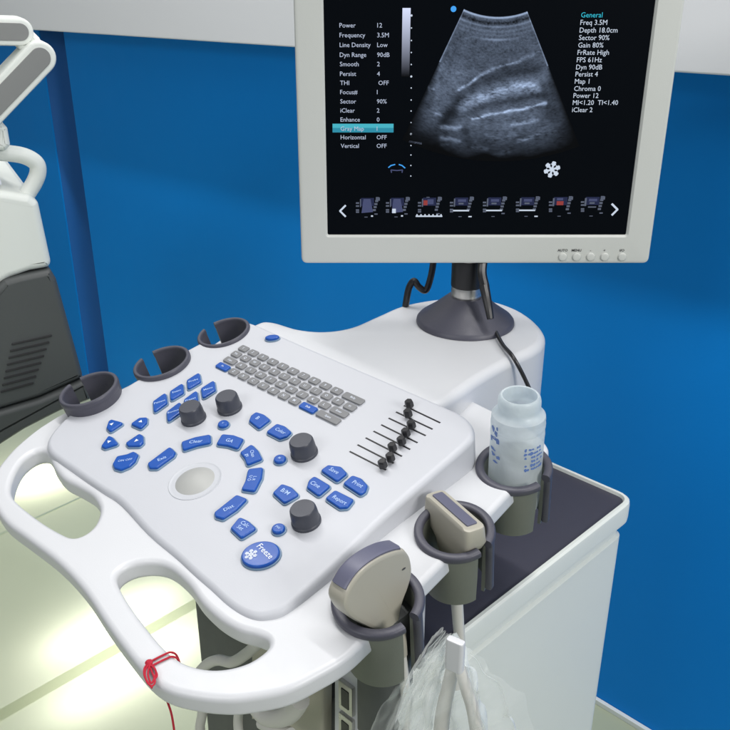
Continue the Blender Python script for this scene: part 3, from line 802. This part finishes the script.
# --- front lower block: dark housing, beige side, socket plate
front = Plane(C0.w(0, -CD - .035, -C0.p.z), RD, UP)          # normal = RD x UP = -FD: faces the user
mb = MB()
mb.box(front.w(-CW / 2 - .004, (CABZ - .012 + .12) / 2, -.02), RD * (CW / 2 - .004), UP * ((CABZ - .012 - .12) / 2), FD * .02, M['darkgrey'], .008); mb.build('front_housing', US)
mb = MB(); mb.box(c1_ := right_holders[0][0] - RD * .004 + FD * .014 - UP * .088, RD * .019, FD * .022, UP * .068, M['darkgrey'], .010); mb.build('holder_bracket', US)
def fuv(p, h=0): return front.uv(p, h)
pp = [(334, 672), (341, 668), (352, 672), (364, 684), (371, 700), (374, 716), (374, 760), (334, 760)]
mb = MB(); q = [fuv(p, .006) for p in pp]
mb.prism(front, q, 0, .006, .002, M['white'], 3); mb.build('socket_plate', US)
for py in (697, 729):
    mb = MB(); c = fuv((347.5, py), .007)
    w, h = .0085, .0165
    fr = fillet([(c[0] - w, c[1] - h), (c[0] + w, c[1] - h), (c[0] + w, c[1] + h), (c[0] - w, c[1] + h)], .0015, 3)
    mb.prism(front, fr, .004, .010, .001, M['chrome'], 2); w *= .55; h *= .62
    fr = fillet([(c[0] - w, c[1] - h), (c[0] + w, c[1] - h), (c[0] + w, c[1] + h), (c[0] - w, c[1] + h)], .001, 3)
    mb.prism(front, fr, .009, .0106, .0004, M['black'], 2); mb.build('probe_socket', US)
mb = MB(); q = [fuv(p, .012) for p in ((286, 650), (322, 650), (322, 770), (286, 770))]
mb.prism(front, q, 0, .012, .003, M['beige'], 3)
q = [fuv(p, .013) for p in ((318.5, 655), (319.5, 655), (319.5, 770), (318.5, 770))]
mb.build('side_panel', US)
mb = MB(); mb.prism(front, [fuv(p, .010) for p in ((251, 600), (276, 600), (276, 720), (251, 720))], 0, .010, .003, M['beige'], 3); mb.build('side_panel', US)
mb = MB(); mb.tube([front.hit(p, .045) for p in ((196, 676), (206, 665), (218, 660), (232, 662), (246, 654), (262, 640))], .0052, M['cable'], 12); mb.build('probe_cable', US)
mb = MB(); q = [fuv(p, .006) for p in ((323.5, 655), (326, 655), (326, 770), (323.5, 770))]
mb.prism(front, q, 0, .006, .001, M['beige'], 2); mb.build('trim_strip', US)
# white cables under the handle
for pts, r_ in (([(203, 700), (202, 715), (200, 728), (203, 745), (215, 760)], .0050), ([(246, 695), (240, 708), (238, 722), (240, 745)], .0045), ([(256, 705), (266, 716), (280, 718), (292, 712), (300, 700)], .0085), ([(262, 722), (275, 728), (290, 735)], .0065)):
    mb = MB(); mb.tube([front.hit(p, .05) for p in pts], r_, M['cable'], 12); mb.build('probe_cable', US)

# ------------------------------------------------------------------ convex probe
c1, r1h = right_holders[0]
PF = Plane(c1 + RD * .012 + UP * .0, FD, UP)                # plane spanned by fw/up; normal = FD x UP = RD
fan = [(347.5, 592.5), (355, 579.5), (365, 568.5), (378.5, 559), (392, 552.8), (403, 550.2), (409, 553), (412.5, 561), (413.5, 574), (410, 588), (405.5, 600), (402, 613), (399, 626), (380, 632), (362, 625), (350, 617), (344, 606)]
fu = ccw([tuple(p)[:2] for p in catmull([(*PF.uv(p), 0) for p in fan], True, 3)])
Tp = .0195
pr = thing('ultrasound_probe', c1 - UP * .06, 'beige fan-shaped convex probe with curved grey lens, in the holder nearest the camera', 'ultrasound probe', 'probes resting in the right holders')
mb = MB(); loops = []
for h, d in ((-Tp, .004), (-Tp + .0015, .0015), (-Tp + .005, 0), (-.005, 0), (-.0015, .0012), (0, .004)):
    loops.append([PF.w(x, y, h) for x, y in inset(fu, d)])
mb.loft(loops, M['probe'])
# neck
nt = PF.w(*PF.uv((384, 606)), -Tp / 2); nb = c1 - nH * .05
mb.tube([nt, nt.lerp(nb, .5), nb, nb - UP * .02], lambda t: .0074 + .001 * t, M['probe'], 20)
mb.build('probe_shell', pr)
# lens strip following the arc
arc = [PF.uv(p) for p in ((347.3, 592.3), (355, 579), (365, 568), (378.5, 558.4), (392, 552.1), (404, 549.4))]
arc = [tuple(p)[:2] for p in catmull([(*a_, 0) for a_ in arc], False, 6)]
mid = Vector(cen(fu)); mb = MB()
lo, hi = [], []
loops = []
for i, a_ in enumerate(arc):
    a_ = Vector(a_); d = (a_ - mid).normalized(); e = .0012 if 0 < i < len(arc) - 1 else -.0008
    o_ = a_ + d * e; n_ = a_ - d * .003
    loops.append([PF.w(*n_, -Tp + .0035), PF.w(*(a_ + d * (e - .001)), -Tp + .0030), PF.w(*o_, -Tp + .005), PF.w(*o_, -.0045), PF.w(*(a_ + d * (e - .001)), -.0025), PF.w(*n_, -.003)])
mb.loft(loops, M['lens']); mb.build('lens', pr)
mb = MB(); a_ = PF.uv((404, 569), .0004); mb.poly([PF.w(a_[0] + .0022 * math.cos(k), a_[1] + .0009 * math.sin(k), .0003) for k in [i * math.pi / 6 for i in range(12)]], M['darkink']); mb.build('orientation_mark', pr, wn=False)
mb = MB(); P1 = lambda p, h: PF.w(*PF.uv(p, h), h)
mb.tube([P1((398, 628), 0), P1((399.5, 640), .003), P1((402, 660), .006), P1((405, 685), .008), P1((406.5, 710), .008), P1((407, 745), .006), P1((400, 800), .0)], lambda t: .0042, M['cable'], 12)
mb.tube([P1((397, 622), -.006), P1((399, 636), .002), P1((401.5, 655), .006)], lambda t: .0070 - .0022 * t, M['probe'], 14)
mb.build('probe_cable', pr)

# ------------------------------------------------------------------ linear probe
c2, r2h = right_holders[1]
LP = Plane(c2 + nH * .016, RD, FD)
lc = [LP.uv(p) for p in ((431, 495), (440.5, 491), (478, 523), (469.5, 530))]
C_ = Vector(cen(lc)); L1 = (Vector(lc[3]) - Vector(lc[0]) + Vector(lc[2]) - Vector(lc[1])) / 2; Wd = (Vector(lc[1]) - Vector(lc[0]) + Vector(lc[2]) - Vector(lc[3])) / 2
Lw = (RD * L1.x + FD * L1.y); Ww = (RD * Wd.x + FD * Wd.y); Wp = Ww - Lw.normalized() * Ww.dot(Lw.normalized())
Cw = LP.w(*C_)
ln = Lw.normalized(); wn_ = Wp.normalized()
pr2 = thing('ultrasound_probe', c2 - UP * .05, 'small beige linear probe with flat rectangular grey lens, in the middle holder', 'ultrasound probe', 'probes resting in the right holders')
hl = Lw.length / 2; hw = max(.0072, Wp.length / 2 * .86)
def rr_(hl_, hw_, r_): return fillet([(-hl_, -hw_), (hl_, -hw_), (hl_, hw_), (-hl_, hw_)], r_, 4)
axd = (c2 - nH * .05) - Cw; axd = axd - ln * axd.dot(ln) * .3
mb = MB(); loops = []
for t, fl, fw_ in ((0, .92, .84), (.02, .98, .95), (.06, 1.0, 1.0), (.26, 1.02, 1.08), (.40, .86, 1.08), (.55, .58, .98), (.8, .45, .9), (1.0, .42, .85)):
    loops.append([Cw + axd * t + ln * x + wn_ * y for x, y in rr_((hl + .0045) * fl, (hw + .0032) * fw_, .006)])
mb.loft(loops, M['probe']).build('probe_shell', pr2)
pt = Plane(Cw, ln, wn_)
mb = MB(); q = rr_(hl * .93, hw * .72, .0015); mb.prism(Plane(Cw + pt.n * (-.0008 if pt.n.z > 0 else .0008), ln, wn_), q, 0, .0022, .0007, M['lens'], 2); mb.build('lens', pr2)
mb = MB(); cb = c2 - nH * .055
mb.tube([cb, cb - UP * .02 + RD * .002, cb - UP * .05 + RD * .006, cb - UP * .085 + RD * .010, cb - UP * .13 + RD * .008], lambda t: .0062 - .0016 * t, M['cable'], 12)
mb.build('probe_cable', pr2)

# ------------------------------------------------------------------ gel bottle
c3, r3h = right_holders[2]
bb = c3 - nH * .052; ax3 = (nH * .35 + UP * .65).normalized()
bt = thing('gel_bottle', bb, 'translucent cloudy plastic bottle with blue print standing in the rear right holder', 'bottle')
hgt = .052 + .085
prof = [(r_ * (.94 if h < .124 else .88), h if h < .08 else .08 + (h - .08) * .57) for r_, h in [(.004, .0005), (.0225, .001), (.0255, .004), (.0262, .010), (.0265, .040), (.0263, .080), (.0266, .088), (.0262, .094), (.0256, .097), (.0265, .101), (.0266, .107), (.0257, .111), (.0263, .115), (.0258, .121), (.0238, .127), (.0222, .131), (.0216, .135), (.0222, .138), (.0221, .146), (.0212, .152), (.0195, .155), (.0178, .1545), (.0180, .151), (.0196, .146), (.0200, .134), (.0225, .122)]]
MB().lathe(bb, ax3, prof, M['bottle'], 56, True, False).build('bottle_shell', bt, fixn=False)
# printed label marks wrap on the outside of the shell
x3 = ax3.orthogonal().normalized(); y3 = ax3.cross(x3)
view = (CAM - bb); view -= ax3 * view.dot(ax3); vang = math.atan2(view.dot(y3), view.dot(x3))
def onb(a, h, r_=.0252): return bb + ax3 * h + (x3 * math.cos(a) + y3 * math.sin(a)) * r_
mb = MB(); rnd = random.Random(3)
def blot(a, h, da, dh, n=9):
    q = []
    for k in range(n):
        t = 2 * math.pi * k / n; s_ = rnd.uniform(.6, 1.2); q.append(onb(a + da * s_ * math.cos(t), h + dh * s_ * math.sin(t)))
    mb.poly(q, M['print'])
sgn = -1
for a, h, da, dh in ((-1.05, .093, .14, .0035), (-.86, .090, .10, .003), (-.95, .084, .2, .0022), (-.75, .083, .10, .003), (-1.15, .082, .08, .004), (-.8, .096, .05, .002), (-1.0, .072, .18, .0016), (-.95, .067, .14, .0022), (-.7, .066, .12, .002), (-.85, .060, .15, .0015)):
    blot(vang + a, h, da, dh)
mb.build('label_print', bt, wn=False); mb = MB()
for i in range(6):
    for j in range(7):
        if rnd.random() < .82: blot(vang + .36 + j * .125 + rnd.uniform(-.03, .03), .079 - i * .0043, rnd.uniform(.05, .085), rnd.uniform(.0011, .0020), 9)
mb.build('label_print', bt, wn=False)

# ------------------------------------------------------------------ plastic bag with clip
bgt = front.hit((455, 640), .03)
BG = Plane(bgt, RD * .80 + Vector((.3, 0, 0)), UP)
bag = thing('plastic_bag', bgt - UP * .25, 'crumpled clear plastic bag tied with a white clip below the middle probe holder', 'plastic bag')
def bag_surf(name, outline_l, outline_r, depth, seed):
    mb = MB(); rows = []; rg = random.Random(seed)
    n = 70
    Lp = catmull([(*BG.uv(p), 0) for p in outline_l], False, 8); Rp = catmull([(*BG.uv(p), 0) for p in outline_r], False, 8)
    for i in range(len(Lp)):
        row = []
        for j in range(n + 1):
            t = j / n; q = Lp[i].lerp(Rp[i], t)
            k = min(1, .12 + i / 34)
            bul = math.sin(math.pi * t) * depth * min(1, .15 + i / len(Lp))
            ph = 1.6 * noise.noise(Vector((t * 2.5, i * .045, seed)))
            fold = .013 * math.sin(t * 20 + seed * 2 + ph) * (.6 + .6 * noise.noise(Vector((t * 3, i * .06, seed + 5)))) + .010 * noise.noise(Vector((t * 5, i * .16, seed + 1)))
            row.append(BG.w(q.x, q.y + .004 * noise.noise(Vector((t * 6, i * .3, seed))) * k, bul + fold * k))
        rows.append(row)
    mb.loft(rows, M['bag'], False, False, closed=False)
    return mb.build(name, bag, wn=False, sharp=170, fixn=False)
bag_surf('bag_film', [(452, 632), (440, 640), (418, 662), (396, 688), (380, 712), (372, 745), (372, 790)], [(456, 632), (466, 646), (482, 655), (500, 672), (516, 694), (530, 722), (548, 760)], .045, 1)
bag_surf('bag_film', [(450, 636), (442, 645), (426, 668), (410, 690), (396, 715), (388, 745), (384, 790)], [(455, 636), (462, 652), (472, 664), (488, 682), (500, 704), (510, 730), (520, 770)], -.02, 5)
bag_surf('bag_film', [(443, 628), (437, 632), (428, 642), (420, 655), (412, 668), (405, 690), (402, 710)], [(454, 634), (455, 640), (452, 650), (447, 662), (440, 680), (436, 700), (432, 730)], .018, 9)
mb = MB(); cc = BG.w(*BG.uv((455, 655), .03), .03)
mb.box(cc, BG.u * .0062, BG.n * .003, (UP * .96 - BG.u * .18).normalized() * .0125, M['white'], .0015)
mb.build('clip', bag)
mb = MB()
mb.tube([BG.w(*BG.uv(p), -.004) for p in ((452, 662), (446, 690), (440, 720), (436, 770))], lambda t: .0045 + .0015 * t, M['cable'], 14)
mb.tube([BG.w(*BG.uv(p), .0) for p in ((458, 662), (466, 688), (474, 715), (482, 770))], lambda t: .004 + .001 * t, M['cable'], 14)
mb.build('wrapped_plug', bag)

# ------------------------------------------------------------------ red thread on the handle
th = thing('red_thread', BASE.hit((150, 665)), 'thin red thread knotted round the front handle, its loose tail hanging down', 'thread')
mb = MB()
def bt_(p, h): return BASE.hit(p, h)
def wrap(o, sh):
    a_, c_ = (148 + sh, 664 + sh * .6 + o), (172 + sh, 652 + sh * .8 + o)
    A, B_ = BASE.hit(a_, 0), BASE.hit(c_, 0); d = (B_ - A).normalized(); n = BASE.n
    pts = [A - d * .003 - n * .006, A + d * .001 + n * .0004, A.lerp(B_, .3) + n * .0012, A.lerp(B_, .7) + n * .0012, B_ - d * .001 + n * .0004, B_ + d * .0025 - n * .005, B_ + d * .003 - n * .015, B_ - n * (TH - .002), A.lerp(B_, .7) - n * (TH + .0015), A.lerp(B_, .3) - n * (TH + .0015), A - n * (TH - .001), A - d * .004 - n * .014, A - d * .003 - n * .006]
    return pts
mb.tube(wrap(0, 0), .00082, M['thread'], 8); mb.tube(wrap(3.2, 1.5), .00082, M['thread'], 8)
for pts in ([(149, 664), (145, 672), (147, 682), (152, 686), (155, 681), (152, 672), (149, 665)], [(150, 664), (148, 674), (151, 683), (154, 679), (156, 672), (153, 666), (150, 664)], [(149, 663), (144.5, 668), (144.5, 676), (149, 684), (152, 688)], [(150, 665), (154, 668), (157, 675), (154, 680)]):
    mb.tube([bt_(p, .003 - .0002 * i) for i, p in enumerate(pts)], .00075, M['thread'], 8)
mb.lathe(bt_((149.5, 664.5), .001), BASE.n, [(.0008, 0), (.0028, .001), (.003, .0025), (.0015, .004)], M['thread'], 12, True, True)
mb.build('thread_loops', th, wn=False)
mb = MB(); t0_ = BASE.hit((166, 697), -.02)
mb.tube([t0_ + UP * .012, t0_, t0_ + Vector((.002, .002, -.02)), t0_ + Vector((.003, .002, -.05)), t0_ + Vector((.006, .003, -.09))], .0009, M['thread'], 8)
mb.build('thread_tail', th, wn=False)

# ------------------------------------------------------------------ the other machine at the left
MY = 1.62
M2 = Plane((0, MY, CAMZ), (Vector((1, 0, 0)) * .86 + Vector((0, 1, 0)) * .45).normalized(), UP)
def m2(p, h=0): return M2.hit(p, h)
m2l = M2.hit((0, 300)); SM = thing('medical_cart', Vector((m2l.x - .1, m2l.y, 0)), 'white machine with jointed arm and dark grey vented base at the left edge', 'medical machine')
def slab(name, px, h0, h1, b_, m, parent=SM, smooth=0, fil=.01):
    q = [M2.uv(p, h1) for p in px]
    q = [tuple(p)[:2] for p in catmull([(*a_, 0) for a_ in q], True, smooth)] if smooth else fillet(q, fil, 5)
    mb = MB(); q = ccw(q)
    lps = []
    for k in range(4):
        a = k / 3 * math.pi / 2; lps.append([M2.w(x, y, h0 + b_ * (1 - math.cos(a))) for x, y in inset(q, b_ * (1 - math.sin(a)))])
    for k in range(4):
        a = k / 3 * math.pi / 2; lps.append([M2.w(x, y, h1 - b_ + b_ * math.sin(a)) for x, y in inset(q, b_ * (1 - math.cos(a)))])
    mb.loft(lps, m); return mb.build(name, parent)
slab('body', [(-120, 190), (-30, 187), (8, 192), (30, 196), (39, 203), (53, 268), (30, 272), (10, 279), (-10, 292), (-120, 300)], -.35, 0, .012, M['cabwhite'], fil=.012)
lower = slab('vented_shell', [(-120, 302), (-8, 293), (4, 281), (20, 276.5), (51, 270), (57, 280), (84, 378), (40, 398), (0, 410), (-120, 440)], -.36, .006, .010, M['darkgrey'], fil=.008)
slab('plinth', [(-120, 446), (0, 413), (40, 401), (86, 381), (92, 400), (60, 412), (25, 430), (0, 446), (-120, 500)], -.36, .014, .008, M['darkgrey'], fil=.006)
for i in range(8):
    y = 345 + i * 6.8; xx = 12 + i * -1.6
    slab('vent_slot', [(xx, y - 1), (xx + 40 - i * 1.0, y - 9 - 1), (xx + 40 - i, y - 9 + .6), (xx, y + .6)], .001, .0085, .0006, M['rubber'], lower, fil=.001)
# grab handle
mb = MB(); mb.tube([m2(p, -.03) for p in ((-20, 152), (5, 153), (24, 156), (36, 163), (38, 172), (34, 183), (26, 196), (20, 210))], .0125, M['cabwhite'], 16); mb.build('grab_handle', SM)
slab('head_block', [(-60, 122), (2, 124), (8, 128), (11, 146), (6, 151), (-60, 156)], -.12, .0, .008, M['cabwhite'], fil=.006)
slab('tray_top', [(-60, 160), (0, 178), (3, 186), (-60, 190)], -.1, -.01, .004, M['fascia'], fil=.004)
# jointed arm
def capsule(name, a, b_, rp, h0, h1, m, ins_m):
    A, B_ = Vector(M2.uv(a)), Vector(M2.uv(b_)); d = (B_ - A).normalized(); n = Vector((-d.y, d.x)); r_ = rp * MY * 1.02 / 900
    q = [B_ + (d * math.cos(t) + n * math.sin(t)) * r_ for t in [math.pi / 2 - math.pi * k / 14 for k in range(15)]] + [A - n * r_, A + n * r_]
    def lay(nm, q, h0, h1, e, mm, par):
        mb = MB(); q = ccw([tuple(v) for v in q]); mb.loft([[M2.w(x, y, h0 + e * .0) for x, y in inset(q, e)], [M2.w(x, y, h0 + e) for x, y in q], [M2.w(x, y, h1 - e) for x, y in q], [M2.w(x, y, h1 - e * .3) for x, y in inset(q, e * .3)], [M2.w(x, y, h1) for x, y in inset(q, e)]], mm); return mb.build(nm, par)
    o = lay(name, q, h0, h1, .005, m, SM)
    r2 = r_ * .62; q2 = [B_ + (d * math.cos(t) + n * math.sin(t)) * r2 for t in [math.pi / 2 - math.pi * k / 14 for k in range(15)]] + [A - n * r2, A + n * r2]
    lay('arm_inset', q2, h1 - .002, h1 + .0015, .0008, ins_m, o)
M['armgrey'] = plastic('arm_inset_grey', (.22, .225, .22), .45, .04, .1)
capsule('arm_segment', (-60, 30), (20, 32), 10.5, -.05, 0, M['cabwhite'], M['armgrey'])
capsule('arm_segment', (-25, 124), (39, 57), 12.5, -.045, .012, M['cabwhite'], M['armgrey'])
slab('arm_joint', [(18, 36), (30, 28), (40, 38), (46, 50), (38, 58), (20, 50), (14, 42)], -.04, -.004, .006, M['cabwhite'], fil=.006)

# ------------------------------------------------------------------ setting: wall, fascia, floor
def wall_u(p): return WALL.uv(p)[0]
gl_, gr_ = wall_u((70, 250)), wall_u((92, 250))
wl = thing('display_wall', WALLP, 'tall blue exhibition wall behind the machine with a vertical shadow stripe painted dark blue at left', 'wall')
Z1w = 2.9
def wbox(name, u0, u1, z0_, z1_, h0, h1, m, parent, b_=.003):
    mb = MB(); mb.box(WALL.w((u0 + u1) / 2, (z0_ + z1_) / 2, (h0 + h1) / 2), RD * ((u1 - u0) / 2), UP * ((z1_ - z0_) / 2), FD * ((h1 - h0) / 2), m, b_); return mb.build(name, parent)
wbox('wall_panel', gr_, 1.6, 0, Z1w, -.12, 0, M['wallblue'], wl)
wbox('wall_panel', -3.2, gl_, 0, Z1w, -.12, .0, M['wallblue'], wl)
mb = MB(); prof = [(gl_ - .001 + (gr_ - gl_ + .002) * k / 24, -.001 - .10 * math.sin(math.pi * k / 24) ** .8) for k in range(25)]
mb.loft([[WALL.w(u, z_, h) for u, h in prof] for z_ in (0, Z1w)], M['shadeblue'], False, False, closed=False); mb.build('shade_channel', wl, wn=False)  # channel coloured dark to stand in for a shadow stripe on the wall
wbox('skirting', -3.2, 1.6, .0, .012, .0005, .010, M['skirt'], wl, .002)
# fascia: white header board standing proud of the wall
hF = .085
A_, B_ = WALL.uv((40, 30.5), hF), WALL.uv((730, 76), hF)
sl = (B_[1] - A_[1]) / (B_[0] - A_[0])
ub = lambda u: A_[1] + sl * (u - A_[0])
FP = Plane(WALL.w(0, 0, .002), RD, UP)
mb = MB(); mb.prism(FP, [(-3.2, ub(-3.2)), (1.6, ub(1.6)), (1.6, 2.85), (-3.2, 2.85)], 0, hF - .002, .003, M['fascia'], 3)
fo = mb.build('fascia_board', None, loc=FP.w(0, 2)); props(fo, 'white header board running along the top of the blue wall', 'fascia board')

# lit glass floor over a shallow light box
mb = MB(); mb.poly([Vector(p) for p in ((-4, -2, 0), (3, -2, 0), (3, 6, 0), (-4, 6, 0))], M['floor']); fl = mb.build('floor', None, wn=False); props(fl, kind='structure')
mb = MB(); mb.poly([Vector(p) for p in ((-4, -2, -.30), (3, -2, -.30), (3, 6, -.30), (-4, 6, -.30))], M['skirt']); fl2 = mb.build('ground', None, wn=False); props(fl2, kind='structure')
M['beam'] = plastic('floor_beam', (.22, .27, .17), .6, .05, 0)
M['seam'] = plastic('floor_seam', (.60, .68, .48), .4, .05, 0)
fa, fb = at_z((0, 717), 0), at_z((202, 601), 0); d = (fb - fa).normalized(); n = UP.cross(d)
def fquad(a, b_, w, z, m, name):
    dd = (b_ - a).normalized(); nn = UP.cross(dd) * w
    mb = MB(); up = UP * z; mb.poly([a - nn + up, b_ - nn + up, b_ + nn + up, a + nn + up], m); o = mb.build(name, None, wn=False); props(o, kind='structure'); return o
fquad(fa - d * 2, fb + d * 3, .015, .004, M['jointglass'], 'floor_joint')
ga, gb = at_z((0, 535), 0), at_z((74, 501), 0); gd = (gb - ga).normalized()
fquad(ga - gd * 2, gb + gd * 2, .0035, .002, M['seam'], 'floor_joint')

# ------------------------------------------------------------------ lights
def area_l(name, loc, target, sx, sy, power, col=(1, 1, 1), up=None):
    l = bpy.data.lights.new(name, 'AREA'); l.shape = 'RECTANGLE'; l.size = sx; l.size_y = sy; l.energy = power; l.color = col
    o = bpy.data.objects.new(name, l); COL.objects.link(o); o.location = loc
    z = (Vector(loc) - Vector(target)).normalized()
    x = Vector(up) if up else Vector((1, 0, 0)); x = (x - z * x.dot(z)).normalized(); y = z.cross(x)
    m = Matrix((x, y, z)).transposed().to_4x4(); m.translation = loc; o.matrix_world = m
    return o
area_l('unseen_lamp', WALL.w(-.30, 3.1, .52), WALL.w(-.30, .9, .30), 3.0, .07, 37, (1, .985, .97), up=RD)  # unseen strip near the wall, kept narrow for a crisp fascia shadow
area_l('unseen_lamp', (-1.5, -1.0, 2.4), (-.1, 1.0, .7), 1.2, .6, 13, (1, .99, .98))  # added fill out of view, set low to light the front faces
area_l('unseen_lamp', (1.9, -1.3, 2.35), (.2, .9, .7), 1.1, .8, 36, (1, .985, .96))  # added fill out of view, lowered so side faces brighten more than tops
mid_ = fa.lerp(fb, .62)
for off, ln_, al, pw in ((.085, .30, 0, .45), (-.075, .34, -.05, .45)):
    p = mid_ + n * off + d * al - UP * .09
    area_l('floor_lamp', p, p + UP, ln_, .03, pw, (1, .98, .86), up=d)
q = Vector((-.9, 1.4, -.26)); area_l('floor_lamp', q, q + UP, 2.2, 2.0, 4.2, (1, .98, .84), up=d)
q = at_z((62, 470), 0) - UP * .10; area_l('floor_lamp', q, q + UP, .30, .05, .8, (1, .98, .78), up=d)

w = bpy.data.worlds.new('World'); scene.world = w; w.use_nodes = True
bg = w.node_tree.nodes['Background']; bg.inputs[0].default_value = (.86, .93, 1, 1); bg.inputs[1].default_value = .20

cam = bpy.data.cameras.new('Camera'); co = bpy.data.objects.new('Camera', cam); COL.objects.link(co); scene.camera = co
co.location = CAM; co.rotation_euler = (R(90) - PITCH, 0, 0); cam.angle = 2 * math.atan(365 / F); cam.clip_start = .02; cam.clip_end = 100
vs = scene.view_settings; vs.view_transform = 'Standard'; vs.look = 'None'; vs.exposure = .38; vs.gamma = 1
scene.cycles.max_bounces = 8; scene.cycles.transparent_max_bounces = 24; scene.cycles.use_denoising = True
